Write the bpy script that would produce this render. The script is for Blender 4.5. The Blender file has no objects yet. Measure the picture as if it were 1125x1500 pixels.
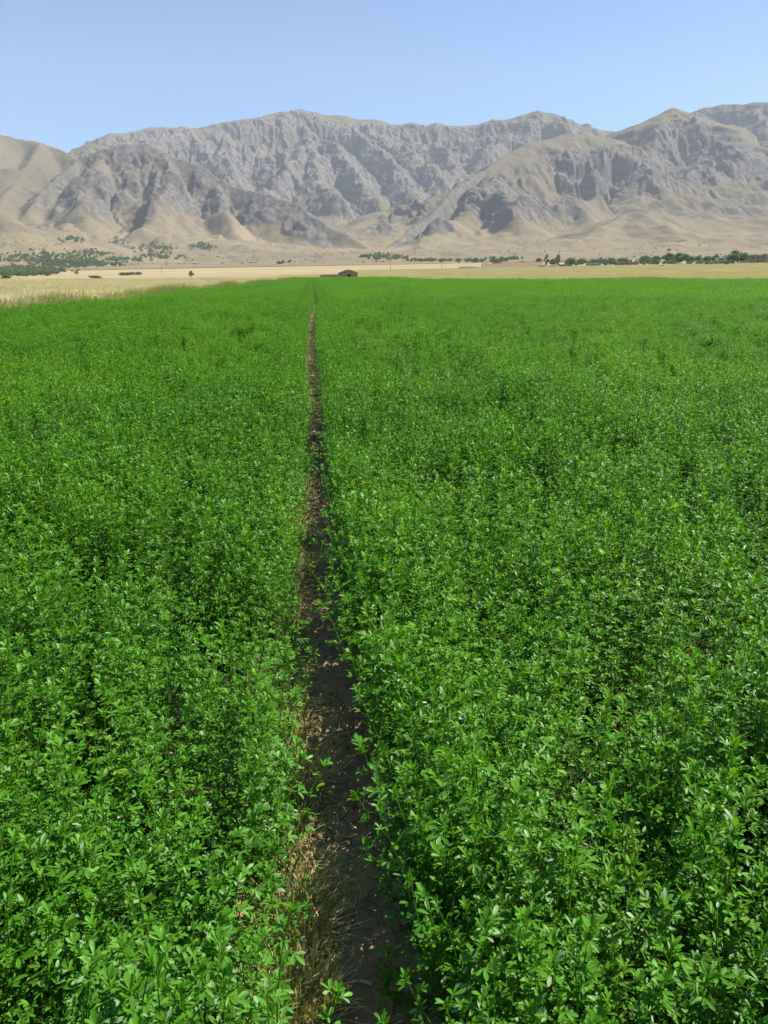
import bpy, math, random
import numpy as np
from mathutils import Vector

R = math.radians
rng = np.random.default_rng(7)
random.seed(7)
scene = bpy.context.scene
col = scene.collection

# ---------------------------------------------------------------- camera
F = 1127.0                       # focal length in pixels of the 1125 x 1500 photograph
PITCH = math.atan(350 / F)
YAW = R(5.06)
CAM = np.array([0.0, 0.0, 1.6])
cam_data = bpy.data.cameras.new("camera")
cam = bpy.data.objects.new("camera", cam_data)
col.objects.link(cam)
cam.location = CAM
cam.rotation_euler = (math.pi / 2 - PITCH, 0, -YAW)
cam_data.sensor_fit = 'VERTICAL'
cam_data.sensor_height = 24
cam_data.lens = 24 * F / 1500
cam_data.clip_start = 0.05
cam_data.clip_end = 30000
scene.camera = cam
_f = np.array([math.sin(YAW) * math.cos(PITCH), math.cos(YAW) * math.cos(PITCH), -math.sin(PITCH)])
_r = np.array([math.cos(YAW), -math.sin(YAW), 0])
_u = np.cross(_r, _f)


def ray(px, py):
    d = _f + _r * (px - 562.5) / F - _u * (py - 750) / F
    return d / math.hypot(d[0], d[1])          # unit horizontal length


def W(px, py, d):                               # point seen at a pixel, at horizontal distance d
    return CAM + ray(px, py) * d


# ---------------------------------------------------------------- world and sun
SUN_AZ = 76.0                    # clockwise from +Y
SUN_EL = 49.5
w = bpy.data.worlds.new("World")
scene.world = w
w.use_nodes = True
nt = w.node_tree
sky = nt.nodes.new('ShaderNodeTexSky')
sky.sky_type = 'NISHITA'
sky.sun_disc = False
sky.sun_elevation = R(SUN_EL)
sky.sun_rotation = R(SUN_AZ)
sky.altitude = 1500
sky.air_density = 1.0
sky.dust_density = 1.1
sky.ozone_density = 3.5
tone = nt.nodes.new('ShaderNodeMix')
tone.data_type = 'RGBA'; tone.blend_type = 'MULTIPLY'; tone.inputs[0].default_value = 1.0
tone.inputs[7].default_value = (.82, .985, 1.11, 1)          # a deeper, cleaner mountain sky
nt.links.new(sky.outputs[0], tone.inputs[6])
nt.links.new(tone.outputs[2], nt.nodes['Background'].inputs[0])
nt.nodes['Background'].inputs[1].default_value = 0.070
sd = bpy.data.lights.new("sun", 'SUN')
sd.energy = 5.0
sd.angle = R(0.5)
sd.color = (1.0, 0.95, 0.86)
so = bpy.data.objects.new("sun", sd)
col.objects.link(so)
_s = Vector((math.sin(R(SUN_AZ)) * math.cos(R(SUN_EL)), math.cos(R(SUN_AZ)) * math.cos(R(SUN_EL)), math.sin(R(SUN_EL))))
so.rotation_euler = (-_s).to_track_quat('-Z', 'Y').to_euler()
so.location = (40, 10, 60)
vs = scene.view_settings
vs.view_transform = 'Standard'
vs.look = 'None'
vs.exposure = 1.05
vs.gamma = 1.0
cy = scene.cycles
cy.max_bounces = 6
cy.diffuse_bounces = 1
cy.glossy_bounces = 2
cy.transmission_bounces = 3
cy.volume_bounces = 1
cy.transparent_max_bounces = 4
cy.caustics_reflective = False
cy.caustics_refractive = False
cy.use_denoising = True


# ---------------------------------------------------------------- helpers
def tag(o, label=None, cat=None, group=None, kind=None):
    if label: o['label'] = label
    if cat: o['category'] = cat
    if group: o['group'] = group
    if kind: o['kind'] = kind
    return o


def mesh(name, v, f, attrs=None, smooth=True):
    me = bpy.data.meshes.new(name)
    v = np.asarray(v, dtype=np.float32)
    if isinstance(f, np.ndarray):
        n, k = f.shape
        me.vertices.add(len(v))
        me.vertices.foreach_set('co', v.ravel())
        me.loops.add(n * k)
        me.loops.foreach_set('vertex_index', f.astype(np.int32).ravel())
        me.polygons.add(n)
        me.polygons.foreach_set('loop_start', np.arange(0, n * k, k, dtype=np.int32))
        me.polygons.foreach_set('loop_total', np.full(n, k, dtype=np.int32))
        me.update(calc_edges=True)
        me.validate()
    else:
        me.from_pydata(v.tolist(), [], f)
        me.update()
    for an, a in (attrs or {}).items():
        a = np.asarray(a)
        if a.ndim == 2:
            at = me.attributes.new(an, 'FLOAT_VECTOR', 'POINT')
            at.data.foreach_set('vector', a.astype(np.float32).ravel())
        elif a.dtype.kind == 'i':
            at = me.attributes.new(an, 'INT', 'POINT')
            at.data.foreach_set('value', a.astype(np.int32))
        else:
            at = me.attributes.new(an, 'FLOAT', 'POINT')
            at.data.foreach_set('value', a.astype(np.float32))
    if smooth and len(me.polygons):
        me.polygons.foreach_set('use_smooth', np.ones(len(me.polygons), dtype=bool))
    return me


def link(name, me, mat=None, parent=None):
    o = bpy.data.objects.new(name, me)
    col.objects.link(o)
    if mat is not None and not me.materials:
        me.materials.append(mat)
    if parent is not None:
        o.parent = parent
    return o


def empty(name, loc, rz=0):
    o = bpy.data.objects.new(name, None)
    col.objects.link(o)
    o.location = loc
    o.rotation_euler = (0, 0, rz)
    o.empty_display_size = 0.3
    return o


class MB:                                       # collects shapes into one mesh
    def __init__(s):
        s.v = []; s.f = []

    def add(s, vs_, fs_):
        b = len(s.v)
        s.v += [tuple(p) for p in vs_]
        s.f += [tuple(i + b for i in f) for f in fs_]

    def box(s, x0, x1, y0, y1, z0, z1):
        s.add([(x0, y0, z0), (x1, y0, z0), (x1, y1, z0), (x0, y1, z0), (x0, y0, z1), (x1, y0, z1), (x1, y1, z1), (x0, y1, z1)],
              [(0, 3, 2, 1), (4, 5, 6, 7), (0, 1, 5, 4), (1, 2, 6, 5), (2, 3, 7, 6), (3, 0, 4, 7)])

    def prism(s, pts, y0, y1):                  # outline in x,z pulled along y
        n = len(pts)
        s.add([(x, y0, z) for x, z in pts] + [(x, y1, z) for x, z in pts],
              [tuple(range(n)), tuple(range(2 * n - 1, n - 1, -1))] + [(i, i + n, (i + 1) % n + n, (i + 1) % n) for i in range(n)])

    def tube(s, pts, rad, k=6):
        pts = [Vector(p) for p in pts]
        rings = []
        for i, p in enumerate(pts):
            d = (pts[min(i + 1, len(pts) - 1)] - pts[max(i - 1, 0)]).normalized()
            a = d.cross(Vector((0.31, 0.95, 0.05))).normalized()
            b_ = d.cross(a)
            rr = rad[i] if hasattr(rad, '__len__') else rad
            rings.append([p + (a * math.cos(t) + b_ * math.sin(t)) * rr for t in [2 * math.pi * j / k for j in range(k)]])
        n = len(pts)
        fs_ = [(i * k + j, i * k + (j + 1) % k, (i + 1) * k + (j + 1) % k, (i + 1) * k + j) for i in range(n - 1) for j in range(k)]
        fs_ += [tuple(range(k - 1, -1, -1)), tuple((n - 1) * k + j for j in range(k))]
        s.add([q for r_ in rings for q in r_], fs_)

    def build(s, name, mat, parent=None, smooth=False):
        return link(name, mesh(name, s.v, s.f, smooth=smooth), mat, parent)


# gradient noise on arrays
_perm = np.random.default_rng(3).permutation(4096)
_ang = np.random.default_rng(4).random(4096) * 2 * np.pi
_gx, _gy = np.cos(_ang), np.sin(_ang)


def pn(x, y, seed=0):
    xi = np.floor(x).astype(np.int64); yi = np.floor(y).astype(np.int64)
    fx = x - xi; fy = y - yi

    def g(a, b, dx, dy):
        h = _perm[(_perm[(a + seed * 131) & 4095] + b) & 4095]
        return _gx[h] * dx + _gy[h] * dy
    u = fx * fx * fx * (fx * (fx * 6 - 15) + 10); v = fy * fy * fy * (fy * (fy * 6 - 15) + 10)
    n00 = g(xi, yi, fx, fy); n10 = g(xi + 1, yi, fx - 1, fy)
    n01 = g(xi, yi + 1, fx, fy - 1); n11 = g(xi + 1, yi + 1, fx - 1, fy - 1)
    a = n00 + u * (n10 - n00); b = n01 + u * (n11 - n01)
    return (a + v * (b - a)) * 1.5


def fbm(x, y, o=4, seed=0, gain=0.5):
    s = 0; a = 1
    for i in range(o):
        s = s + a * pn(x, y, seed + i); x = x * 2.03 + 7.1; y = y * 2.03 + 3.7; a *= gain
    return s


def ridged(x, y, o=4, seed=0, gain=0.5):
    s = 0; a = 1; w_ = 1
    for i in range(o):
        n = 1 - np.abs(pn(x, y, seed + i)); n = n * n
        s = s + a * n * w_; w_ = np.clip(n * 1.6, 0, 1)
        x = x * 2.07 + 5.3; y = y * 2.07 + 1.9; a *= gain
    return s


def sstep(a, b, x):
    t = np.clip((x - a) / (b - a), 0, 1)
    return t * t * (3 - 2 * t)


# ---------------------------------------------------------------- materials
def newmat(name):
    m = bpy.data.materials.new(name)
    m.use_nodes = True
    n = m.node_tree.nodes; n.clear()
    return m, n, m.node_tree.links


def N(n, t, **kw):
    x = n.new(t)
    for k, v in kw.items():
        if k.startswith('i_'):
            x.inputs[k[2:].replace('_', ' ')].default_value = v
        else:
            setattr(x, k, v)
    return x


def ramp(n, stops):
    x = n.new('ShaderNodeValToRGB')
    e = x.color_ramp.elements
    while len(e) < len(stops): e.new(0.5)
    for q, (p, c) in zip(e, stops):
        q.position = p; q.color = (*c, 1) if len(c) == 3 else c
    return x


def mix(n, l, fac, a, b, blend='MIX'):
    x = n.new('ShaderNodeMix'); x.data_type = 'RGBA'; x.blend_type = blend
    for s, v in ((x.inputs[0], fac), (x.inputs[6], a), (x.inputs[7], b)):
        if hasattr(v, 'default_value') or hasattr(v, 'is_linked'): l.new(v, s)
        elif isinstance(v, (int, float)): s.default_value = v
        else: s.default_value = (*v, 1)
    return x.outputs[2]


def noise(n, l, scale, detail=4, rough=0.55, vec=None, dist=0.0):
    x = n.new('ShaderNodeTexNoise')
    x.inputs['Scale'].default_value = scale; x.inputs['Detail'].default_value = detail
    x.inputs['Roughness'].default_value = rough; x.inputs['Distortion'].default_value = dist
    if vec is not None: l.new(vec, x.inputs['Vector'])
    return x.outputs[0]


def mapr(n, l, v, a, b, c=0.0, d=1.0):
    x = n.new('ShaderNodeMapRange')
    l.new(v, x.inputs[0])
    for i, q in enumerate((a, b, c, d)): x.inputs[i + 1].default_value = q
    return x.outputs[0]


def rough_mat(name, c1, c2, scale=2.0, rough=0.9, bump=0.3, bdist=0.02, spec=0.2):
    m, n, l = newmat(name)
    tc = N(n, 'ShaderNodeTexCoord').outputs['Object']
    a = noise(n, l, scale, 6, 0.6, tc)
    c = mix(n, l, mapr(n, l, a, 0.35, 0.65), c1, c2)
    p = N(n, 'ShaderNodeBsdfPrincipled'); p.inputs['Roughness'].default_value = rough
    p.inputs['Specular IOR Level'].default_value = spec
    l.new(c, p.inputs['Base Color'])
    b = N(n, 'ShaderNodeBump'); b.inputs['Strength'].default_value = bump; b.inputs['Distance'].default_value = bdist
    l.new(noise(n, l, scale * 4, 6, 0.65, tc), b.inputs['Height']); l.new(b.outputs[0], p.inputs['Normal'])
    l.new(p.outputs[0], N(n, 'ShaderNodeOutputMaterial').inputs[0])
    return m


def leaf_mat(name, c_dark, c_light, trans=0.3, spec=0.35, rough=0.5, patch=None, tcol=None, pale=None):
    """two-sided leaf: diffuse and gloss plus light passing through; tint per leaf, shade per plant, patches over the field"""
    m, n, l = newmat(name)
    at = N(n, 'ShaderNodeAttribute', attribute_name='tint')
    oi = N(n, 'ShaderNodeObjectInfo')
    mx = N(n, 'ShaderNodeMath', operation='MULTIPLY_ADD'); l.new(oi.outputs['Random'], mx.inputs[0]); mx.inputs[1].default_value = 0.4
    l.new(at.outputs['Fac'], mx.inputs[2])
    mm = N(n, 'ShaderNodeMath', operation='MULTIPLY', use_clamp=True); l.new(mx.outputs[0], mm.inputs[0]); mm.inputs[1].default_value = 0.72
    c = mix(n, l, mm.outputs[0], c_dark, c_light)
    if patch is not None:
        g = N(n, 'ShaderNodeNewGeometry')
        pz = noise(n, l, patch[0], 3, 0.55, g.outputs['Position'])
        c = mix(n, l, mapr(n, l, pz, 0.42, 0.66, 0, patch[2]), c, patch[1])
    if pale is not None: c = mix(n, l, mapr(n, l, oi.outputs['Random'], .95, .975, 0, .3), c, (.26, .30, .06))
    if pale is not None: c = mix(n, l, mapr(n, l, at.outputs['Fac'], .955, .985), c, pale)
    p = N(n, 'ShaderNodeBsdfPrincipled')
    p.inputs['Roughness'].default_value = rough; p.inputs['Specular IOR Level'].default_value = spec
    l.new(c, p.inputs['Base Color'])
    t = N(n, 'ShaderNodeBsdfTranslucent')
    l.new(mix(n, l, 1.0, c, tcol or (1.25, 1.35, 0.45), 'MULTIPLY'), t.inputs[0])
    ms = N(n, 'ShaderNodeMixShader'); ms.inputs[0].default_value = trans
    l.new(p.outputs[0], ms.inputs[1]); l.new(t.outputs[0], ms.inputs[2])
    l.new(ms.outputs[0], N(n, 'ShaderNodeOutputMaterial').inputs[0])
    return m


# ================================================================ TERRAIN
_bk = np.array([(-500, 0), (250, 0), (400, .8), (600, 3), (900, 8), (1300, 17), (1800, 30), (2500, 52), (3500, 105), (6000, 290), (9000, 420)], float)


def base_h(x, y):
    x = np.asarray(x, float); y = np.asarray(y, float)
    return np.interp(y, _bk[:, 0], _bk[:, 1]) + 60 * np.tanh(x / 3300.0) * sstep(90, 420, y)


# crest lines: (pixel x, pixel y, distance); each group becomes a mountain of its own
G_HILL, G_LEFT, G_BACK, G_RIGHT, G_PEAK, G_FAR = range(1, 7)
RIDGES = [
    (G_HILL, 0.50, [(-330, 150, 4300), (-180, 165, 4250), (-60, 182, 4200), (0, 196, 4150), (30, 205, 4150), (60, 209, 4100), (85, 219, 4050), (108, 231, 3950), (122, 240, 3800)]),
    (G_HILL, 0.45, [(0, 196, 4150), (-20, 255, 3600), (-30, 310, 3100)]),
    (G_HILL, 0.45, [(60, 209, 4100), (20, 270, 3500), (-10, 310, 3050)]),
    (G_HILL, 0.42, [(-220, 270, 2500), (-60, 298, 2350), (0, 318, 2250), (30, 332, 2200), (60, 349, 2120), (85, 364, 2050)]),
    (G_LEFT, 0.80, [(100, 246, 3500), (120, 232, 3500), (150, 219, 3480), (185, 213, 3450), (215, 212, 3450), (238, 222, 3420), (265, 236, 3380), (300, 245, 3330), (318, 262, 3280), (345, 269, 3230), (372, 279, 3170), (400, 286, 3100), (430, 298, 3030), (455, 313, 2960), (480, 326, 2900), (505, 338, 2830), (530, 352, 2760), (556, 369, 2680)]),
    (G_LEFT, 0.8, [(120, 232, 3500), (85, 258, 3350), (55, 285, 3200), (40, 310, 3050)]),
    (-G_LEFT, 0.85, [(238, 222, 3420), (245, 262, 3150), (235, 300, 2900), (205, 332, 2680)]),
    (-G_LEFT, 0.85, [(318, 262, 3280), (328, 300, 3000), (345, 338, 2720)]),
    (-G_LEFT, 0.85, [(150, 219, 3480), (120, 275, 3100), (135, 320, 2780)]),
    (G_BACK, 0.78, [(60, 240, 5200), (108, 221, 5300), (130, 211, 5350), (160, 197, 5400), (200, 191, 5500), (240, 186, 5600), (290, 186, 5700), (330, 178, 5750), (380, 172, 5800), (415, 164, 5850), (440, 162, 5900), (475, 169, 5900), (510, 172, 5900), (525, 175, 5900), (555, 177, 5900), (575, 183, 5900), (600, 181, 5900), (625, 184, 5900), (640, 179, 5900), (672, 183, 5900), (700, 183, 5900), (722, 176, 5900), (745, 177, 5900), (765, 168, 5900), (790, 162, 5900), (815, 167, 5900), (840, 177, 5950), (870, 187, 6000), (895, 193, 6000), (960, 210, 6000)]),
    (-G_BACK, 0.95, [(440, 162, 5900), (453, 187, 5550), (450, 206, 5250), (425, 238, 4850), (398, 272, 4450), (392, 305, 4100)]),
    (-G_BACK, 0.85, [(453, 187, 5550), (490, 220, 5100), (520, 252, 4750), (560, 300, 4250)]),
    (-G_BACK, 0.85, [(450, 206, 5250), (465, 250, 4700), (490, 290, 4250)]),
    (-G_BACK, 0.85, [(520, 175, 5900), (548, 208, 5450), (575, 240, 5050), (610, 280, 4650)]),
    (-G_BACK, 0.85, [(575, 183, 5900), (590, 208, 5500), (622, 240, 5100), (650, 268, 4800)]),
    (-G_BACK, 0.85, [(640, 179, 5900), (645, 205, 5550), (665, 232, 5250)]),
    (-G_BACK, 0.9, [(765, 168, 5900), (745, 192, 5600), (715, 212, 5350), (695, 232, 5200)]),
    (-G_BACK, 0.75, [(330, 178, 5750), (325, 220, 5200), (345, 258, 4700)]),
    (G_RIGHT, 1.5, [(560, 366, 2650), (585, 348, 2800), (612, 325, 3000), (640, 300, 3200), (662, 280, 3400), (690, 259, 3600), (715, 247, 3750), (740, 229, 3900)]),
    (G_RIGHT, 0.55, [(715, 247, 3750), (740, 229, 3900), (770, 215, 4050, .6), (800, 205, 4150, 1), (830, 197, 4250, 1), (860, 194, 4300, 1), (882, 197, 4350, 1), (905, 205, 4400, .8)], 330, 150),
    (-G_RIGHT, 0.9, [(725, 252, 3650), (705, 278, 3350), (680, 306, 3050), (645, 335, 2800), (615, 358, 2620)]),
    (-G_RIGHT, 0.8, [(712, 270, 3400), (745, 290, 3100), (760, 318, 2850)]),
    (-G_RIGHT, 0.8, [(745, 290, 3100), (800, 286, 3250), (840, 296, 3250), (880, 288, 3400)], 60, 70),
    (G_PEAK, 0.62, [(880, 203, 4700), (905, 191, 4750), (932, 182, 4800), (960, 170, 4850, .4), (985, 159, 4900, 1), (1005, 164, 4900, 1), (1030, 178, 4850, 1), (1060, 193, 4750, 1), (1080, 210, 4650, 1), (1110, 236, 4500, .6), (1150, 262, 4350), (1200, 290, 4200)], 260, 220),
    (-G_PEAK, 0.5, [(985, 159, 4900), (962, 205, 4450), (940, 250, 3950)]),
    (G_FAR, 0.8, [(985, 172, 6000), (1010, 166, 6100), (1025, 160, 6100), (1060, 152, 6100), (1085, 155, 6050), (1110, 150, 6000), (1140, 150, 5950), (1200, 158, 5900), (1320, 150, 5900)]),
    (-G_FAR, 0.8, [(1110, 150, 6000), (1125, 195, 5400), (1150, 235, 4900)]),
    # low mounds at the mountain foot
    (0, 0.30, [(838, 357, 2450), (870, 340, 2600), (905, 322, 2800), (932, 310, 2950), (975, 312, 3000), (1040, 320, 3050), (1150, 322, 3100)]),
    (0, 0.26, [(932, 312, 2900), (985, 338, 2550), (1040, 362, 2200)]),
    (0, 0.24, [(700, 356, 2600), (770, 345, 2700), (840, 352, 2500)]),
    (0, 0.22, [(1000, 352, 2300), (1060, 346, 2350), (1140, 344, 2400), (1220, 340, 2450)]),
    (0, 0.22, [(120, 388, 1250), (180, 381, 1330), (235, 380, 1400), (290, 384, 1450)]),
    (0, 0.24, [(320, 350, 2500), (400, 352, 2500), (470, 362, 2400)]),
]
DX = 12.0
X0, X1, Y0, Y1 = -3700.0, 3900.0, 1000.0, 6700.0
gx = np.arange(X0, X1 + 1, DX); gy = np.arange(Y0, Y1 + 1, DX)
GX, GY = np.meshgrid(gx, gy)
HB = base_h(GX, GY)
wx = GX + 90 * fbm(GX / 520, GY / 520, 3, 11); wy = GY + 90 * fbm(GX / 520, GY / 520, 3, 21)
HB = HB + 4.5 * (ridged(GX / 150 + GY / 700, GY / 260, 3, 35) - .9) * sstep(1150, 1700, GY)
HB = HB + 13 * (ridged(GX / 480 + GY / 900, GY / 420, 4, 31) - .95) * sstep(1050, 1900, GY)
REL = np.zeros_like(HB); GRP = np.zeros(HB.shape, int); CREST = np.full(HB.shape, 1e9)
BUT = np.clip((ridged((GX + .62 * GY) / 820 + .25 * fbm(GX / 600, GY / 600, 2, 171), (GY - .3 * GX) / 3600, 2, 175) - .55) / .8, 0, 1)   # long buttresses of the back range
BUT2 = np.clip((ridged((GX - .35 * GY) / 420 + .25 * fbm(GX / 300, GY / 300, 2, 181), GY / 1500, 2, 185) - .55) / .8, 0, 1)
for gi, s, pts, *cl in RIDGES:
    P = [np.append(W(*p[:3]), p[3] if len(p) > 3 else 0.0) for p in pts]
    spur = gi < 0; gi = abs(gi)
    for a, b in zip(P[:-1], P[1:]):
        ex, ey = b[0] - a[0], b[1] - a[1]; L2 = ex * ex + ey * ey
        t0 = np.clip(((GX - a[0]) * ex + (GY - a[1]) * ey) / L2, 0, 1)
        d0 = np.hypot(GX - a[0] - t0 * ex, GY - a[1] - t0 * ey)
        k = 0.55 * sstep(0, 200, d0) + .35 if spur else sstep(30, 300, d0)                    # no warp on the crest itself
        qx = GX + (wx - GX) * k; qy = GY + (wy - GY) * k
        t = np.clip(((qx - a[0]) * ex + (qy - a[1]) * ey) / L2, 0, 1)
        d = np.hypot(qx - a[0] - t * ex, qy - a[1] - t * ey)
        d = np.minimum(d, d0 + 200)
        h = a[2] + t * (b[2] - a[2]) - base_h(a[0] + t * ex, a[1] + t * ey)
        h = np.maximum(h, 4)
        if spur:
            d = np.sqrt(d * d + 20.0 ** 2) - 16; h = h * 0.97
        v = h * np.maximum((np.exp(-s * 1.05 * d / h) - .10) / .90, 0)
        if cl:                                                     # a smooth shoulder, a cliff, then scree
            cw = a[3] + t * (b[3] - a[3])
            dc = cl[0] * (1 + .5 * fbm(GX / 330, GY / 330, 3, 15)); dd = np.minimum(cl[1], h * .4)
            top = h - .42 * np.minimum(d, dc)
            cf = top - dd * sstep(0, 75, d - dc)
            rest = cf * np.exp(-.50 * np.maximum(d - dc - 75, 0) / np.maximum(cf, 10))
            v = v + (np.where(d < dc + 75, cf, rest) - v) * cw
        if gi == G_BACK and not spur: v = np.maximum(v * .85, h * np.maximum(1 - .45 * d / h, 0) ** 1.1 * (1 - .58 * (1 - BUT) * sstep(60, 900, d)))
        if gi == G_LEFT and not spur: v = v * (1 - .32 * (1 - BUT2) * sstep(40, 450, d))
        m = v > REL
        REL[m] = v[m]
        if gi: GRP[m & (v > 14)] = gi
        if not spur: CREST = np.minimum(CREST, d0)
REL *= sstep(995, 1800, GY)
H = HB + REL
H += sstep(0, 220, CREST) * np.clip(REL / 160, 0, 1) * 34 * fbm(GX / 230, GY / 230, 4, 41)


def erode(h, it, kdt, m=0.45):
    ny, nx = h.shape; n = ny * nx
    offs = [(-1, -1), (-1, 0), (-1, 1), (0, -1), (0, 1), (1, -1), (1, 0), (1, 1)]
    idx = np.arange(n).reshape(ny, nx)
    for _ in range(it):
        best = np.zeros((ny, nx)); rec = idx.copy(); dl = np.full((ny, nx), DX)
        for dy, dx in offs:
            L = DX * math.hypot(dx, dy)
            ys = slice(max(0, -dy), ny - max(0, dy)); xs = slice(max(0, -dx), nx - max(0, dx))
            yn = slice(max(0, dy), ny + min(0, dy)); xn = slice(max(0, dx), nx + min(0, dx))
            sl = (h[ys, xs] - h[yn, xn]) / L
            q = sl > best[ys, xs]
            best[ys, xs][q] = sl[q]; rec[ys, xs][q] = idx[yn, xn][q]; dl[ys, xs][q] = L
        hf = h.ravel(); order = np.argsort(hf); ol = order.tolist(); rl = rec.ravel().tolist()
        A = [DX * DX] * n
        for i in reversed(ol):
            j = rl[i]
            if j != i: A[j] += A[i]
        fl = (kdt * np.asarray(A) ** m / dl.ravel()).tolist()
        hl = hf.tolist()
        for i in ol:
            j = rl[i]
            if j != i:
                q = fl[i]; hl[i] = (hl[i] + q * hl[j]) / (1 + q)
        h = np.asarray(hl).reshape(ny, nx)
    return h


HE = erode(H, 12, 0.020)
HE = HE + (H - HE) * np.exp(-(CREST / 90) ** 2)
keep = np.clip(REL / 120, 0, 1)
soft = np.where(GRP == G_HILL, 0.45, np.where(GRP == 0, 0.5, 1.0))
H = H + (HE - H) * keep * soft


def up2(a):                                     # double the grid
    b = np.empty((a.shape[0] * 2 - 1, a.shape[1] * 2 - 1))
    b[::2, ::2] = a; b[1::2, ::2] = (a[1:] + a[:-1]) / 2
    b[:, 1::2] = (b[:, 2::2] + b[:, :-2:2]) / 2
    return b


H2 = up2(H); REL2 = up2(REL); CR2 = up2(CREST)
GRP2 = np.repeat(np.repeat(GRP, 2, 0), 2, 1)[:H2.shape[0], :H2.shape[1]]
DX2 = DX / 2
x2 = X0 + DX2 * np.arange(H2.shape[1]); y2 = Y0 + DX2 * np.arange(H2.shape[0])
XX, YY = np.meshgrid(x2, y2)


def ground_z(x, y):                             # finished ground height at one point
    if Y0 + 20 < y < Y1 - 20 and X0 + 20 < x < X1 - 20:
        i = (y - Y0) / DX2; j = (x - X0) / DX2; a = int(i); b = int(j); u = i - a; v = j - b
        return (H2[a, b] * (1 - u) + H2[a + 1, b] * u) * (1 - v) + (H2[a, b + 1] * (1 - u) + H2[a + 1, b + 1] * u) * v
    return float(base_h(x, y))


def hit(px, py, d0=100.0, d1=6600.0):           # where a line of sight meets the ground
    r_ = ray(px, py); d = d0
    while d < d1:
        p = CAM + r_ * d
        if p[2] < ground_z(p[0], p[1]): return p, d
        d *= 1.004
    return None, None


# where bare rock crops out: (pixel x, y, radius, strength), spots on the slopes
ROCK = [(560, 335, 36, .8), (600, 305, 40, .8), (520, 310, 40, .8), (640, 280, 30, .8), (480, 290, 40, .8), (430, 270, 40, .8), (600, 356, 22, 1.3), (615, 345, 26, 1.3), (636, 328, 30, 1.3), (660, 308, 32, 1.3), (684, 286, 34, 1.3), (170, 232, 26, .7), (205, 232, 26, .7), (140, 240, 20, .7), (180, 250, 30, .7), (125, 285, 38, 1), (100, 300, 25, .8), (160, 275, 30, .8), (195, 290, 40, 1), (240, 235, 32, 1), (270, 255, 30, 1), (300, 265, 30, 1), (250, 290, 40, .9), (310, 310, 28, 1),
        (330, 290, 30, 1), (370, 300, 28, 1), (400, 300, 22, .9), (150, 315, 30, .7), (215, 315, 30, .7), (280, 315, 24, .7), (440, 330, 26, 1), (470, 335, 26, 1), (490, 350, 20, .8), (510, 352, 16, .8), (70, 300, 18, .8),
        (620, 345, 22, 1), (640, 330, 24, 1), (660, 312, 26, 1), (690, 290, 32, 1), (720, 275, 28, 1), (710, 310, 30, 1), (745, 300, 28, 1), (740, 265, 18, .8),
        (790, 300, 22, .9), (830, 300, 26, .9), (865, 290, 28, .9), (820, 245, 24, 1), (850, 245, 26, 1), (885, 245, 26, 1), (910, 245, 26, 1), (890, 280, 22, .8), (920, 270, 20, .8),
        (955, 250, 28, 1), (985, 230, 30, 1), (1015, 225, 30, 1), (1045, 230, 26, 1), (1060, 250, 26, 1), (1085, 240, 26, 1), (1105, 250, 26, 1), (1000, 255, 24, .9), (1030, 260, 22, .9),
        (960, 268, 18, .9), (1085, 318, 22, .7), (880, 335, 16, .7), (870, 345, 14, .6)]
rock = np.zeros_like(H2)
rock[(GRP2 == G_BACK) | (GRP2 == G_FAR)] = 0.72
rock[GRP2 == G_LEFT] = 0.60
rock[GRP2 == G_RIGHT] = 0.30
rock[GRP2 == G_PEAK] = 0.2
rock *= np.clip((REL2 - 60) / 200, 0, 1)
for px, py, rp, st in ROCK:
    p, d = hit(px, py)
    if p is None: continue
    rm = rp * d / F * 1.25
    j0, j1 = np.searchsorted(x2, [p[0] - rm * 3, p[0] + rm * 3]); i0, i1 = np.searchsorted(y2, [p[1] - rm * 4, p[1] + rm * 4])
    sx, sy = XX[i0:i1, j0:j1], YY[i0:i1, j0:j1]
    k = st * np.exp(-(((sx - p[0]) / rm) ** 2 + ((sy - p[1]) / (rm * 1.5)) ** 2))
    rock[i0:i1, j0:j1] = np.maximum(rock[i0:i1, j0:j1], k)
rn = ridged(XX / 210 + .3 * YY / 210, YY / 260, 4, 51)
sy_, sx_ = np.gradient(H2, DX2); steep = np.hypot(sx_, sy_)
rock = rock * (0.45 + 0.45 * rn) + 0.16 * fbm(XX / 70, YY / 70, 4, 57) * sstep(.1, .4, rock) + .30 * (sstep(.45, 1.0, steep) - .5) * sstep(.15, .4, rock)
rock = sstep(0.30, 0.72, rock)
fine = np.clip(CR2 / 60, 0.25, 1) * np.clip(REL2 / 60, 0, 1)
ca_, sa_ = math.cos(.5), math.sin(.5)
u_, v_ = XX * ca_ + YY * sa_, -XX * sa_ + YY * ca_
u_ = u_ + 25 * fbm(XX / 90, YY / 90, 3, 63); v_ = v_ + 25 * fbm(XX / 90, YY / 90, 3, 67)
crag = ridged(u_ / 90, v_ / 200, 5, 61, 0.6) - 0.95
H2 += fine * (rock * 21 * crag + (1 - rock) * 4.0 * (ridged(XX / 85, YY / 240, 4, 71) - .8))
bl = ridged(u_ / 30, v_ / 36, 3, 81) - 0.8
H2 += fine * rock * 5.5 * bl
sm = (GRP2 == 0) | (GRP2 == G_HILL)
H2 += sm * np.where(GRP2 == G_HILL, sstep(15, 220, CR2), 1) * sstep(5, 60, REL2) * np.where(GRP2 == G_HILL, 13, 5) * (ridged(XX / 120 + YY / 260, YY / 500 - XX / 600, 4, 91) - 0.7)


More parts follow.
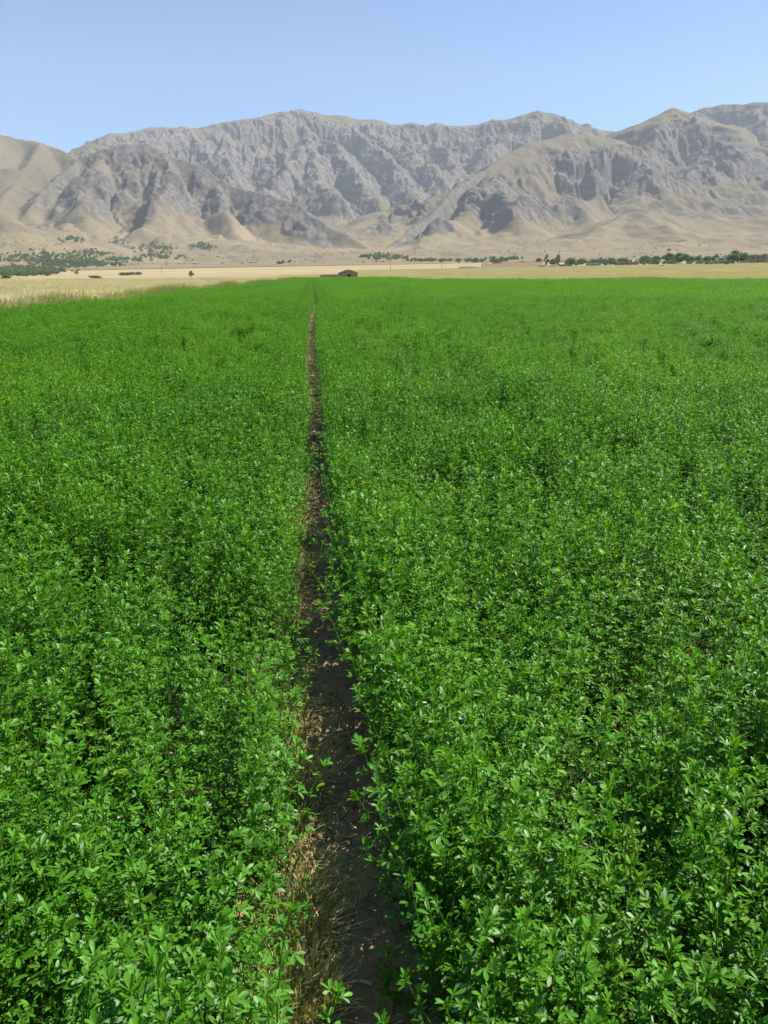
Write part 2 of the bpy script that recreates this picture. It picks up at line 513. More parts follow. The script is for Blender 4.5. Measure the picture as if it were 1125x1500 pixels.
def rockmat():
    m, n, l = newmat('mountain_slope')
    g = N(n, 'ShaderNodeNewGeometry').outputs['Position']
    rk = N(n, 'ShaderNodeAttribute', attribute_name='rock').outputs['Fac']
    a = noise(n, l, 0.006, 8, 0.68, g)
    b = noise(n, l, 0.045, 8, 0.72, g)
    mp = N(n, 'ShaderNodeMapping'); mp.inputs['Scale'].default_value = (.03, .0035, .01); l.new(g, mp.inputs[0])
    wash = noise(n, l, 1.0, 6, .66, mp.outputs[0], 1.2)
    fan = mix(n, l, mapr(n, l, a, .35, .65), (.225, .18, .104), (.178, .144, .084))
    fan = mix(n, l, mapr(n, l, wash, .50, .64, 0, .85), fan, (.15, .125, .08))
    fan = mix(n, l, mapr(n, l, b, .56, .68, 0, .6), fan, (.125, .115, .068))
    hi = mix(n, l, mapr(n, l, a, .38, .62), (.150, .121, .078), (.112, .097, .063))
    hi = mix(n, l, mapr(n, l, b, .5, .7, 0, .6), hi, (.095, .085, .056))
    up = N(n, 'ShaderNodeAttribute', attribute_name='height').outputs['Fac']
    grass = mix(n, l, up, fan, hi)
    stone = mix(n, l, mapr(n, l, b, .34, .62), (.066, .061, .057), (.195, .177, .158))
    stone = mix(n, l, mapr(n, l, a, .48, .66, 0, .6), stone, (.155, .135, .1))
    rk2 = N(n, 'ShaderNodeMath', operation='ADD', use_clamp=True); l.new(rk, rk2.inputs[0]); l.new(mapr(n, l, b, .35, .65, -.35, .35), rk2.inputs[1])
    c = mix(n, l, mapr(n, l, rk2.outputs[0], .25, .75), grass, stone)
    p = N(n, 'ShaderNodeBsdfPrincipled'); p.inputs['Roughness'].default_value = .95; p.inputs['Specular IOR Level'].default_value = .1
    l.new(c, p.inputs['Base Color'])
    bp = N(n, 'ShaderNodeBump'); bp.inputs['Distance'].default_value = 9.0
    st = N(n, 'ShaderNodeMath', operation='MULTIPLY_ADD'); l.new(rk, st.inputs[0]); st.inputs[1].default_value = .75; st.inputs[2].default_value = .38
    l.new(st.outputs[0], bp.inputs['Strength']); l.new(noise(n, l, .06, 8, .75, g), bp.inputs['Height'])
    l.new(bp.outputs[0], p.inputs['Normal'])
    l.new(p.outputs[0], N(n, 'ShaderNodeOutputMaterial').inputs[0])
    return m


up_ = sstep(15, 170, REL2)
M_SLOPE = rockmat()
ny, nx = H2.shape
vid = np.arange(ny * nx).reshape(ny, nx)
quads = np.stack([vid[:-1, :-1], vid[:-1, 1:], vid[1:, 1:], vid[1:, :-1]], -1).reshape(-1, 4)
az = np.degrees(np.arctan2(XX, YY)).ravel()
seen = (az > -27.5) & (az < 37.5)
qg = GRP2[:-1, :-1].ravel()
qs = seen[quads[:, 0]]
V3 = np.stack([XX.ravel(), YY.ravel(), H2.ravel()], 1)
for gi, nm, lb in ((0, 'foothills', 'pale dry foothills rising from the plain to the mountains'),
                   (G_HILL, 'hill', 'smooth tan hill at the left edge of the range'),
                   (G_LEFT, 'rocky_mountain', 'craggy grey and tan mountain in front of the back range'),
                   (G_BACK, 'back_range', 'long grey rocky range closing the valley'),
                   (G_RIGHT, 'spur', 'tan spur with rocky bands running down to the valley mouth'),
                   (G_PEAK, 'peak', 'smooth topped tan peak above grey cliffs'),
                   (G_FAR, 'far_ridge', 'hazy blue grey ridge behind the tan peak')):
    q = quads[(qg == gi) & qs]
    u, inv = np.unique(q, return_inverse=True)
    o = link(nm, mesh(nm, V3[u], inv.reshape(-1, 4), smooth=gi in (0, G_HILL), attrs={'rock': rock.ravel()[u], 'height': up_.ravel()[u]}), M_SLOPE)
    tag(o, lb, kind='structure')

# ---------------------------------------------------------------- air
AIR = 0.50e-4
hb = MB(); hb.box(-5200, 5200, -700, 7600, -60, 1700)
m, n, l = newmat('air')
pv = N(n, 'ShaderNodeVolumePrincipled'); pv.inputs['Density'].default_value = AIR
pv.inputs['Color'].default_value = (.80, .89, 1, 1); pv.inputs['Anisotropy'].default_value = .0
l.new(pv.outputs[0], N(n, 'ShaderNodeOutputMaterial').inputs['Volume'])
tag(hb.build('haze', m), 'thin blue summer haze over the plain and mountains', kind='stuff')

# ================================================================ PLAIN
def strips(xs, ys, zf):
    X, Y = np.meshgrid(np.asarray(xs, float), np.asarray(ys, float))
    Z = zf(X, Y); a, b = X.shape
    i = np.arange(a * b).reshape(a, b)
    q = np.stack([i[:-1, :-1], i[:-1, 1:], i[1:, 1:], i[1:, :-1]], -1).reshape(-1, 4)
    return np.stack([X.ravel(), Y.ravel(), Z.ravel()], 1), q


def plainmat():
    m, n, l = newmat('dry_plain')
    g = N(n, 'ShaderNodeNewGeometry').outputs['Position']
    mp = N(n, 'ShaderNodeMapping'); mp.inputs['Scale'].default_value = (.0035, .03, 0); mp.inputs['Rotation'].default_value = (0, 0, R(7))
    l.new(g, mp.inputs[0])
    a = noise(n, l, 1.0, 4, .6, mp.outputs[0], .6); b = noise(n, l, .15, 5, .65, g)
    c = mix(n, l, mapr(n, l, a, .4, .52), (.37, .295, .15), (.29, .228, .122))
    c = mix(n, l, mapr(n, l, a, .56, .62), c, (.19, .145, .095))
    c = mix(n, l, mapr(n, l, b, .45, .75, 0, .5), c, (.30, .25, .15))
    p = N(n, 'ShaderNodeBsdfPrincipled'); p.inputs['Roughness'].default_value = .95; p.inputs['Specular IOR Level'].default_value = .1
    l.new(c, p.inputs['Base Color'])
    bp = N(n, 'ShaderNodeBump'); bp.inputs['Strength'].default_value = .4; bp.inputs['Distance'].default_value = .3
    l.new(noise(n, l, 1.2, 6, .7, g), bp.inputs['Height']); l.new(bp.outputs[0], p.inputs['Normal'])
    l.new(p.outputs[0], N(n, 'ShaderNodeOutputMaterial').inputs[0])
    return m


xs = np.concatenate([-np.geomspace(5000, 2, 60), [0], np.geomspace(2, 5000, 60)])
ys = np.concatenate([[-600, -200, -60, -20, -5], np.arange(0, 60, 4), np.arange(60, 420, 8), np.arange(420, 1110, 15), np.geomspace(1110, 7000, 40)])
gv, gq = strips(xs, ys, lambda X, Y: base_h(X, Y) - .3 * sstep(960, 999, Y) - 75 * sstep(1000, 1120, Y))
M_PLAIN = plainmat()
tag(link('ground', mesh('ground', gv, gq), M_PLAIN), kind='structure')


def on_plane(px, py, z):                         # line of sight meets the level z
    r_ = ray(px, py)
    return CAM + r_ * ((z - CAM[2]) / r_[2])


# the field: left border, far border
LB = [on_plane(0, 453, .45), on_plane(430, 410.2, .45)]
FAR_Y = float(np.mean([on_plane(470, 409.4, .45)[1], on_plane(800, 410.5, .45)[1]]))
_lb = (LB[1][0] - LB[0][0]) / (LB[1][1] - LB[0][1])
print('left border', LB, 'far', FAR_Y)


def left_x(y):
    return LB[0][0] + _lb * (y - LB[0][1]) + .5 * np.sin(np.asarray(y) * .21)


# the path: centre line offsets found from the photograph, at ground level
_pp = np.array([on_plane(a, b, .06)[:2] for a, b in ((545, 1495), (537, 1300), (512, 1130), (487, 1000), (477, 850), (470, 700), (464, 600), (456.5, 520), (457.5, 480), (463, 455), (460.5, 441), (458, 430), (457.6, 416))])
_pp = np.vstack([[_pp[0, 0] + .06, -8], [_pp[0, 0] + .02, 0], _pp, [_pp[-1, 0], 200]])


def path_x(y):
    return np.interp(y, _pp[:, 1], _pp[:, 0])


def soilmat(name, c1, c2, crack):
    m, n, l = newmat(name)
    g = N(n, 'ShaderNodeNewGeometry').outputs['Position']
    a = noise(n, l, 9, 6, .65, g); b = noise(n, l, 60, 5, .7, g)
    c = mix(n, l, mapr(n, l, a, .35, .65), c1, c2)
    c = mix(n, l, mapr(n, l, b, .5, .75, 0, .5), c, (c2[0] * 1.4, c2[1] * 1.35, c2[2] * 1.2))
    p = N(n, 'ShaderNodeBsdfPrincipled'); p.inputs['Roughness'].default_value = .95; p.inputs['Specular IOR Level'].default_value = .1
    hgt = N(n, 'ShaderNodeMath', operation='MULTIPLY_ADD'); l.new(b, hgt.inputs[0]); hgt.inputs[1].default_value = .25; l.new(a, hgt.inputs[2])
    out = hgt.outputs[0]
    if crack:
        mp = N(n, 'ShaderNodeVectorMath', operation='ADD'); l.new(g, mp.inputs[0])
        nv = n.new('ShaderNodeTexNoise'); nv.inputs['Scale'].default_value = 11; l.new(g, nv.inputs['Vector'])
        sc_ = N(n, 'ShaderNodeVectorMath', operation='SCALE'); l.new(nv.outputs[1], sc_.inputs[0]); sc_.inputs['Scale'].default_value = .08
        l.new(sc_.outputs[0], mp.inputs[1])
        vo = n.new('ShaderNodeTexVoronoi'); vo.feature = 'DISTANCE_TO_EDGE'; vo.inputs['Scale'].default_value = 21
        l.new(mp.outputs[0], vo.inputs['Vector'])
        k0 = mapr(n, l, vo.outputs['Distance'], 0, .03); ck = mapr(n, l, noise(n, l, 2.2, 2, .5, g), .44, .56)
        km = N(n, 'ShaderNodeMath', operation='MAXIMUM'); l.new(k0, km.inputs[0]); l.new(ck, km.inputs[1]); k = km.outputs[0]
        c = mix(n, l, k, (.035, .024, .016), c)
        ad = N(n, 'ShaderNodeMath', operation='MULTIPLY_ADD'); l.new(k, ad.inputs[0]); ad.inputs[1].default_value = 1.2; l.new(out, ad.inputs[2]); out = ad.outputs[0]
    l.new(c, p.inputs['Base Color'])
    bp = N(n, 'ShaderNodeBump'); bp.inputs['Strength'].default_value = .8; bp.inputs['Distance'].default_value = .012
    l.new(out, bp.inputs['Height']); l.new(bp.outputs[0], p.inputs['Normal'])
    l.new(p.outputs[0], N(n, 'ShaderNodeOutputMaterial').inputs[0])
    return m


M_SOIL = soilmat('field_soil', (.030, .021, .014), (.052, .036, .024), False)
M_PATH = soilmat('trodden_soil', (.24, .165, .085), (.34, .245, .135), True)
fy = np.concatenate([[-6], np.arange(0, FAR_Y, 3.0), [FAR_Y]])
fv = []; fq = []
for i, y in enumerate(fy):
    lx = float(left_x(y))
    for x in (lx, -2.0, 2.0, 20.0, 60.0, 130.0): fv.append((x, y, float(base_h(x, y)) + .004))
    if i:
        for k in range(5):
            b_ = (i - 1) * 6 + k; fq.append((b_, b_ + 1, b_ + 7, b_ + 6))
tag(link('field_soil', mesh('field_soil', fv, fq), M_SOIL), kind='structure')
ty = np.concatenate([np.arange(-1, 5, .012), np.arange(5, 14, .03), np.arange(14, FAR_Y, .4)])
tx = np.linspace(-.34, .34, 57)
TX, TY = np.meshgrid(tx, ty)
TZ = .010 + .020 * fbm(TX * 5, TY * 5, 4, 5) + .012 * ridged(TX * 14, TY * 14, 3, 6) + .05 * (np.abs(TX) / .34) ** 2 * (.6 + .6 * pn(TX * 3, TY * 2, 8))
TZ = np.maximum(TZ, .008)
pv_ = np.stack([(TX + path_x(TY)).ravel(), TY.ravel(), TZ.ravel()], 1)
a_, b_ = TX.shape; ii = np.arange(a_ * b_).reshape(a_, b_)
tag(link('path', mesh('path', pv_, np.stack([ii[:-1, :-1], ii[:-1, 1:], ii[1:, 1:], ii[1:, :-1]], -1).reshape(-1, 4)), M_PATH), 'narrow trodden earth path between the two green plots', kind='structure')


# ================================================================ CROP
class LB_:
    """collects leaf and stem faces with a tint per vertex"""
    def __init__(s): s.v = []; s.f = []; s.t = []

    def add(s, v, f, t):
        b = len(s.v); s.v += v; s.f += [tuple(i + b for i in q) for q in f]; s.t += [t] * len(v)

    def me(s, name, mat):
        m_ = mesh(name, s.v, s.f, {'tint': np.array(s.t)}); m_.materials.append(mat); return m_


def frame(d, up=Vector((0, 0, 1))):
    d = d.normalized(); sd_ = d.cross(up)
    if sd_.length < 1e-4: sd_ = Vector((1, 0, 0))
    sd_.normalize(); return d, sd_, sd_.cross(d)


def leaflet(B, o, d, roll, L, Wd, lod, tint, curl=0.2, fold=.3):
    d, s, u = frame(d)
    s2 = s * math.cos(roll) + u * math.sin(roll); u2 = u * math.cos(roll) - s * math.sin(roll)
    if lod == 0:
        st = ((0, .12), (.35, .72), (.7, 1.0), (.93, .55), (1.0, .0))
        v = []; f = []
        for i, (t, w_) in enumerate(st):
            c = o + d * (L * t) - u2 * (curl * L * t * t)
            hw = Wd * w_ * .5
            if i < 4: v += [c + s2 * hw + u2 * (fold * hw), c, c - s2 * hw + u2 * (fold * hw)]
            else: v += [c]
        for i in range(3):
            a = i * 3; f += [(a, a + 1, a + 4, a + 3), (a + 1, a + 2, a + 5, a + 4)]
        f += [(9, 10, 12), (10, 11, 12)]
    elif lod == 1:
        c1 = o + d * (L * .62) - u2 * (curl * L * .4); tp = o + d * L - u2 * (curl * L); hw = Wd * .52
        v = [o, c1 + s2 * hw + u2 * fold * hw, tp, c1 - s2 * hw + u2 * fold * hw]; f = [(0, 1, 2), (0, 2, 3)]
    else:
        c1 = o + d * (L * .6); hw = Wd * .55
        v = [o, c1 + s2 * hw, o + d * L - u2 * (curl * L), c1 - s2 * hw]; f = [(0, 1, 2, 3)]
    B.add([tuple(q) for q in v], f, tint)


def trifoliate(B, o, d, L, lod, rnd, tint, spread=.85):
    d, s, u = frame(d)
    for k, a in enumerate((-1, 0, 1)):
        q = (d * math.cos(a * spread) + s * math.sin(a * spread) + u * rnd.uniform(-.25, .25)).normalized()
        ll = L * (1.0 if a == 0 else .9) * rnd.uniform(.85, 1.1)
        leaflet(B, o + d * (.10 * L if a == 0 else 0), q, rnd.uniform(-.5, .5), ll, ll * rnd.uniform(.29, .42), lod, 1.0 if rnd.random() < .028 else min(.93, max(0, tint + rnd.uniform(-.2, .2))), rnd.uniform(.0, .3), rnd.uniform(.1, .55))


def stem(B, o, h, lod, rnd, leafL=.026, nodes=15, lean=None, twist=0):
    la = rnd.uniform(0, 6.28); lm = rnd.uniform(.02, .12) * h if lean is None else lean
    def P(t): return Vector((o[0] + math.cos(la) * lm * t * t + .006 * math.sin(9 * t + la), o[1] + math.sin(la) * lm * t * t + .006 * math.cos(8 * t + la), o[2] + h * t))
    if lod == 0:
        k = 7; ring = []
        for i in range(k):
            p = P(i / (k - 1)); r_ = .0019 * (1.1 - .6 * i / (k - 1))
            ring += [(p.x + r_ * math.cos(a), p.y + r_ * math.sin(a), p.z) for a in (0, 2.09, 4.19)]
        B.add(ring, [(i * 3 + j, i * 3 + (j + 1) % 3, i * 3 + 3 + (j + 1) % 3, i * 3 + 3 + j) for i in range(k - 1) for j in range(3)], .55)
    elif lod == 1:
        p0, p1 = P(.2), P(1); B.add([(p0.x - .002, p0.y, p0.z), (p0.x + .002, p0.y, p0.z), (p1.x, p1.y, p1.z)], [(0, 1, 2)], .55)
    az_ = rnd.uniform(0, 6.28)
    for i in range(nodes):
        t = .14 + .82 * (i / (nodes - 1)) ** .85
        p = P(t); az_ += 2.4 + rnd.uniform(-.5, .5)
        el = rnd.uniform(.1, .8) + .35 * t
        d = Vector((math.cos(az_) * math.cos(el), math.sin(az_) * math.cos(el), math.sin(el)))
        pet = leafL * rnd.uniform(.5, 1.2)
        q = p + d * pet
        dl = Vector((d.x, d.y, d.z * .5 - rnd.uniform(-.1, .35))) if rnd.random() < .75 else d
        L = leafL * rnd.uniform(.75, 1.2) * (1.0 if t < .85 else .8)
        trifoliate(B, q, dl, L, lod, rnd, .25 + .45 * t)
        if lod == 0:
            B.add([tuple(p), tuple(q), (q.x, q.y, q.z + .0014), (p.x, p.y, p.z + .0014)], [(0, 1, 2, 3)], .5)
            if t > .5 and rnd.random() < .5:                        # young shoot in the axil
                for j in range(2):
                    dd = Vector((d.x * .5 + rnd.uniform(-.3, .3), d.y * .5 + rnd.uniform(-.3, .3), .9))
                    trifoliate(B, p + Vector((d.x * .01, d.y * .01, .008)), dd, leafL * .62, lod, rnd, .62, .5)
    tp = P(1)
    for j in range(4 if lod < 2 else 2):                            # upright young leaves at the tip
        a = rnd.uniform(0, 6.28); dd = Vector((math.cos(a) * .55, math.sin(a) * .55, 1))
        trifoliate(B, tp - Vector((0, 0, .006 * j)), dd, leafL * rnd.uniform(.7, .95), lod, rnd, .78, .55)


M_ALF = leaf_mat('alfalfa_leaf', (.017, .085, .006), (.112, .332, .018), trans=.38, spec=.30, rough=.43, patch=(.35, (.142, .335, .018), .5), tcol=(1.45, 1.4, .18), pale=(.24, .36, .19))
PROTO = []


def proto(B, name, mat):
    o = bpy.data.objects.new(name, B.me(name, mat)); PROTO.append(o); return o


rnd = random.Random(11)
P0 = []
for i in range(22):
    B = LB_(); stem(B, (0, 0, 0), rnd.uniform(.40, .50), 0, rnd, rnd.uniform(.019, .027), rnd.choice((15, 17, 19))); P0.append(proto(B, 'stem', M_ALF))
P1 = []
for i in range(10):
    B = LB_()
    for c in range(5):
        r_ = .22 * math.sqrt(rnd.random()); a = rnd.uniform(0, 6.28); ch = rnd.choice((.30, .38, .44, .48, .54))
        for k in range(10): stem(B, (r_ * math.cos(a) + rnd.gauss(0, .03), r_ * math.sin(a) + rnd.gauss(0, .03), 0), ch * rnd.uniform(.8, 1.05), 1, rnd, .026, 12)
    P1.append(proto(B, 'clump', M_ALF))
P2 = []
for i in range(8):
    B = LB_()
    for c in range(20):
        cx, cy_ = rnd.uniform(-.62, .62), rnd.uniform(-.62, .62); ch = rnd.choice((.26, .34, .42, .46, .56))
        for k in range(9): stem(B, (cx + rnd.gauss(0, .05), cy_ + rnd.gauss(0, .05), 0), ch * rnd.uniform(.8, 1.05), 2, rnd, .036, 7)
    P2.append(proto(B, 'patch', M_ALF))


def scatter(name, pts, rot, scl, var, groups, label, cat=None, kind='stuff'):
    """one object that sets its stems, clumps or patches over the ground; groups = list of prototype lists"""
    pts = np.asarray(pts, float)
    me = mesh(name, pts, [], {'rot': np.asarray(rot, float), 'scl': np.asarray(scl, float), 'var': np.asarray(var[0]).astype(int), 'lod': np.asarray(var[1]).astype(int)})
    o = link(name, me)
    ng = bpy.data.node_groups.new(name, 'GeometryNodeTree')
    ng.interface.new_socket('Geometry', in_out='INPUT', socket_type='NodeSocketGeometry')
    ng.interface.new_socket('Geometry', in_out='OUTPUT', socket_type='NodeSocketGeometry')
    n = ng.nodes; l = ng.links
    gi_ = n.new('NodeGroupInput'); go = n.new('NodeGroupOutput')
    def attr(nm, ty):
        a = n.new('GeometryNodeInputNamedAttribute'); a.data_type = ty; a.inputs['Name'].default_value = nm; return a.outputs['Attribute']
    ra, sa, va, la_ = attr('rot', 'FLOAT_VECTOR'), attr('scl', 'FLOAT_VECTOR'), attr('var', 'INT'), attr('lod', 'INT')
    e2r = n.new('FunctionNodeEulerToRotation'); l.new(ra, e2r.inputs[0])
    fin = n.new('GeometryNodeJoinGeometry')
    for k, pl in enumerate(groups):
        jn = n.new('GeometryNodeJoinGeometry')
        for po in pl:
            oi = n.new('GeometryNodeObjectInfo'); oi.inputs['Object'].default_value = po
            gt = n.new('GeometryNodeGeometryToInstance'); l.new(oi.outputs['Geometry'], gt.inputs[0]); l.new(gt.outputs[0], jn.inputs[0])
        cmp_ = n.new('FunctionNodeCompare'); cmp_.data_type = 'INT'; cmp_.operation = 'EQUAL'
        l.new(la_, cmp_.inputs[2]); cmp_.inputs[3].default_value = k
        ip = n.new('GeometryNodeInstanceOnPoints')
        l.new(gi_.outputs[0], ip.inputs['Points']); l.new(cmp_.outputs[0], ip.inputs['Selection']); l.new(jn.outputs[0], ip.inputs['Instance'])
        ip.inputs['Pick Instance'].default_value = True
        l.new(va, ip.inputs['Instance Index']); l.new(e2r.outputs[0], ip.inputs['Rotation']); l.new(sa, ip.inputs['Scale'])
        l.new(ip.outputs[0], fin.inputs[0])
    l.new(fin.outputs[0], go.inputs[0])
    md = o.modifiers.new('scatter', 'NODES'); md.node_group = ng
    return tag(o, label, cat, kind=kind)


def in_view(x, y, m_=3.0, a0=-23.0, a1=33.2):    # the part of the field a camera near this spot can see
    az_ = np.degrees(np.arctan2(x, y + m_))
    return (az_ > a0) & (az_ < a1)


# sparse spots where the dark ground shows through
HOLES = [(on_plane(*p, .3)[:2], r_) for p, r_ in (((0, 868), .16), ((195, 830), .10), ((150, 925), .12), ((1125, 1165), .16), ((1110, 880), .22), ((1010, 890), .14), ((900, 890), .16), ((885, 925), .12), ((600, 1200), .06),
         ((490, 1290), .05), ((70, 1340), .06), ((245, 1230), .07), ((1035, 1360), .06), ((850, 1420), .07), ((700, 1060), .08), ((830, 680), .25), ((720, 960), .09), ((1080, 930), .10), ((60, 740), .15), ((310, 860), .08), ((1110, 1475), .08))]


def crop_keep(x, y):
    k = np.ones(len(x), bool)
    dn = fbm(x * 1.6, y * 1.6, 3, 101)
    k &= rng.random(len(x)) < np.clip(1.2 + 1.1 * dn, .2, 1) * np.clip(.74 + 1.35 * pn(x * 5.5, y * 5.5, 105), .10, 1)
    for (hx, hy), r_ in HOLES:
        k &= np.hypot(x - hx, (y - hy) * .8) > .5 * r_ * rng.uniform(.7, 1.25, len(x))
    return k


def hscale(x, y):
    return 1.02 + .24 * fbm(x * 1.1, y * 1.1, 3, 111) + .20 * pn(x * 5.5, y * 5.5, 105) + .07 * fbm(x * .12, y * .12, 2, 115)


def make_points():
    out = []
    # single stems near the viewer, and along both sides of the path
    n_ = int(9.5 * 16 * 860)
    x = rng.uniform(-7, 9, n_); y = rng.uniform(.1, 9.6, n_)
    dd = np.hypot(x, y); k = in_view(x, y, 2.0) & (dd < 8.2 + rng.random(n_) * 1.4)
    x, y = x[k], y[k]
    n2 = int(2.2 * (FAR_Y - 7) * 420)
    x2_ = rng.uniform(-1.1, 1.1, n2); y2_ = rng.uniform(7, FAR_Y, n2); k2 = (np.hypot(x2_, y2_) > 8.8) & (np.abs(x2_) < .55 + .2 * rng.random(n2)); x2_, y2_ = x2_[k2], y2_[k2]
    x2_ = x2_ + path_x(y2_)
    n3 = 5200                                                       # the taller fringe along the right side of the path
    y3_ = .2 + (FAR_Y - 1) * rng.random(n3) ** 2.2; x3_ = path_x(y3_) + .15 + np.abs(rng.normal(.05, .10, n3))
    x = np.concatenate([x, x2_, x3_]); y = np.concatenate([y, y2_, y3_])
    off = x - path_x(y)
    edge = .135 + .05 * pn(y * 1.7, off * 0 + 3 * np.sign(off), 121) + .02 * rng.standard_normal(len(x))
    edge = np.where(off > 0, (edge + .015) * np.interp(y, [0, 1.5, 3, 6, 12, 40], [1.22, 1.1, .93, .9, 1.0, 1.25]), edge * np.interp(y, [0, 3, 5.5, 8, 40], [1.45, 1.35, 1.05, 1.0, 1.2]))
    k = (np.abs(off) > edge) & (crop_keep(x, y) | (y > 9.5) | ((off > 0) & (off < .4))) & (x > left_x(y))
    x, y, off = x[k], y[k], off[k]
    hs = hscale(x, y) * rng.uniform(.62, 1.12, len(x))
    near_l = np.exp(-np.maximum(-off - .13, 0) / .10) * (off < 0)
    hs *= 1 + .06 * np.exp(-np.maximum(off - .15, 0) / .2) * (off > 0)
    hs *= 1 - .32 * near_l * np.interp(y, [0, 5, 8], [1, .7, .2])
    tilt = np.abs(rng.normal(0, .16, len(x)))
    th = rng.uniform(0, 6.28, len(x))
    rx = tilt * np.cos(th); ry = tilt * np.sin(th)
    ry += np.where(off > 0, -1, .45) * np.exp(-np.maximum(np.abs(off) - .15, 0) / .12) * rng.uniform(0, .30, len(x)) * np.interp(y, [0, 6, 12], [1, .7, .3])
    out.append((x, y, rx, ry, hs, np.zeros(len(x)), rng.integers(0, len(P0), len(x)), off))
    # clumps
    n_ = 60 * 45 * 13
    x = rng.uniform(-30, 34, n_); y = rng.uniform(6, 44, n_); dd = np.hypot(x, y)
    k = (rng.random(n_) < .86) & in_view(x, y) & (dd > 8.3 + rng.random(n_) * .9) & (dd < 36 + rng.random(n_) * 6) & (x > left_x(y) + .15) & (np.abs(x - path_x(y)) > .72)
    x, y = x[k], y[k]; kk = rng.random(len(x)) < np.clip(1.2 + 1.0 * fbm(x * .9, y * .9, 3, 131), .35, 1); x, y = x[kk], y[kk]
    hs = hscale(x, y) * rng.uniform(.9, 1.08, len(x))
    out.append((x, y, rng.normal(0, .05, len(x)), rng.normal(0, .05, len(x)), hs, np.ones(len(x)), rng.integers(0, len(P1), len(x)), x - path_x(y)))
    # patches to the end of the field
    n_ = int(110 * 125 * 1.4)
    x = rng.uniform(-14, 96, n_); y = rng.uniform(30, FAR_Y - .6, n_); dd = np.hypot(x, y)
    k = in_view(x, y, 4) & (dd > 37 + rng.random(n_) * 4) & (x > left_x(y) + .5) & (np.abs(x - path_x(y)) > 1.05)
    x, y = x[k], y[k]; hs = hscale(x, y) * rng.uniform(.72, 1.18, len(x))
    out.append((x, y, 0 * x, 0 * x, hs, 2 * np.ones(len(x)), rng.integers(0, len(P2), len(x)), x - path_x(y)))
    # the field runs on to the hut in the middle
    n_ = 2300
    x = rng.uniform(-6, 22, n_); y = rng.uniform(FAR_Y - 1, 219, n_)
    out.append((x, y, 0 * x, 0 * x, hscale(x, y), 2 * np.ones(n_), rng.integers(0, len(P2), n_), x - path_x(y)))
    return [np.concatenate([o_[i] for o_ in out]) for i in range(8)]


px_, py_, prx, pry, phs, plod, pvar, poff = make_points()
print('crop points', [(plod == k).sum() for k in range(3)], 'path', _pp[:5].tolist())
pz_ = base_h(px_, py_) + .002
prz = rng.uniform(0, 6.28, len(px_))
for side, lb in ((-1, 'green alfalfa crop on the narrow plot left of the path'), (1, 'green alfalfa crop on the wide plot right of the path')):
    k = np.sign(poff) == side
    sv = np.where(plod[k] == 0, rng.uniform(.82, 1.28, k.sum()), 1)
    tall = np.where((plod[k] == 0) & (rng.random(k.sum()) < .035), 1.22, 1)
    sc_ = np.stack([np.where(plod[k] == 2, 1, phs[k] ** .5 * sv), np.where(plod[k] == 2, 1, phs[k] ** .5 * sv), phs[k] * sv ** .4 * tall], 1)
    # tilt is given in world axes: spin the stem first, then lean it (euler XYZ spins last, so turn the lean back)
    c_, s_ = np.cos(prz[k]), np.sin(prz[k])
    rx = prx[k] * c_ + pry[k] * s_; ry = -prx[k] * s_ + pry[k] * c_
    scatter('alfalfa_crop', np.stack([px_[k], py_[k], pz_[k]], 1), np.stack([rx, ry, prz[k]], 1), sc_, (pvar[k], plod[k]), [P0, P1, P2], lb)

# ================================================================ WHEAT, BORDER WEEDS, DRY GRASS
def grassmat(name, c1, c2, trans=.25, patch=None):
    return leaf_mat(name, c1, c2, trans=trans, spec=.2, rough=.6, patch=patch, tcol=(1.1, 1.05, .6))


def blade(B, x, y, h, lean, a, w0, tint, k=3, z0=0.0):
    pts = []
    for i in range(k + 1):
        t = i / k
        pts.append((x + math.cos(a) * lean * t * t, y + math.sin(a) * lean * t * t, z0 + h * (t - .25 * (lean / max(h, .01)) * t * t)))
    ca, sa = -math.sin(a), math.cos(a)
    v = []
    for i, p in enumerate(pts):
        w_ = w0 * (1 - .75 * i / k) * .5
        v += [(p[0] + ca * w_, p[1] + sa * w_, p[2]), (p[0] - ca * w_, p[1] - sa * w_, p[2])]
    B.add(v, [(2 * i, 2 * i + 1, 2 * i + 3, 2 * i + 2) for i in range(k)], tint)
    return pts[-1]


def ear(B, p, L, w_, tint, a):
    x, y, z = p; c, s = math.cos(a), math.sin(a)
    v = [(x, y, z), (x + w_ * c, y + w_ * s, z + L * .4), (x + .2 * L * c, y + .2 * L * s, z + L), (x - w_ * c, y - w_ * s, z + L * .4), (x - w_ * s, y + w_ * c, z + L * .4), (x + w_ * s, y - w_ * c, z + L * .4)]
    B.add(v, [(0, 1, 2), (0, 2, 3), (0, 4, 2), (0, 2, 5)], tint)


M_WHEAT = grassmat('ripe_wheat', (.70, .62, .34), (.90, .83, .54), trans=.2, patch=(.05, (.68, .64, .33), .6))
M_WEED = grassmat('border_weed', (.16, .25, .05), (.42, .44, .16), patch=(.6, (.5, .44, .2), .5))
M_STRAW = grassmat('dry_straw', (.62, .50, .20), (.94, .83, .42), trans=.32)
M_DGREEN = grassmat('coarse_green_grass', (.07, .15, .025), (.24, .30, .07), trans=.3)
PW = []
for i in range(6):
    B = LB_()
    for k in range(420):
        x, y = rnd.uniform(-1.05, 1.05), rnd.uniform(-1.05, 1.05); a = rnd.uniform(0, 6.28)
        t_ = rnd.random(); p = blade(B, x, y, rnd.uniform(.42, .62), rnd.uniform(.02, .14), a, .018, t_, 2); ear(B, p, .09, .011, min(1, t_ + .15), a)
    PW.append(proto(B, 'wheat', M_WHEAT))


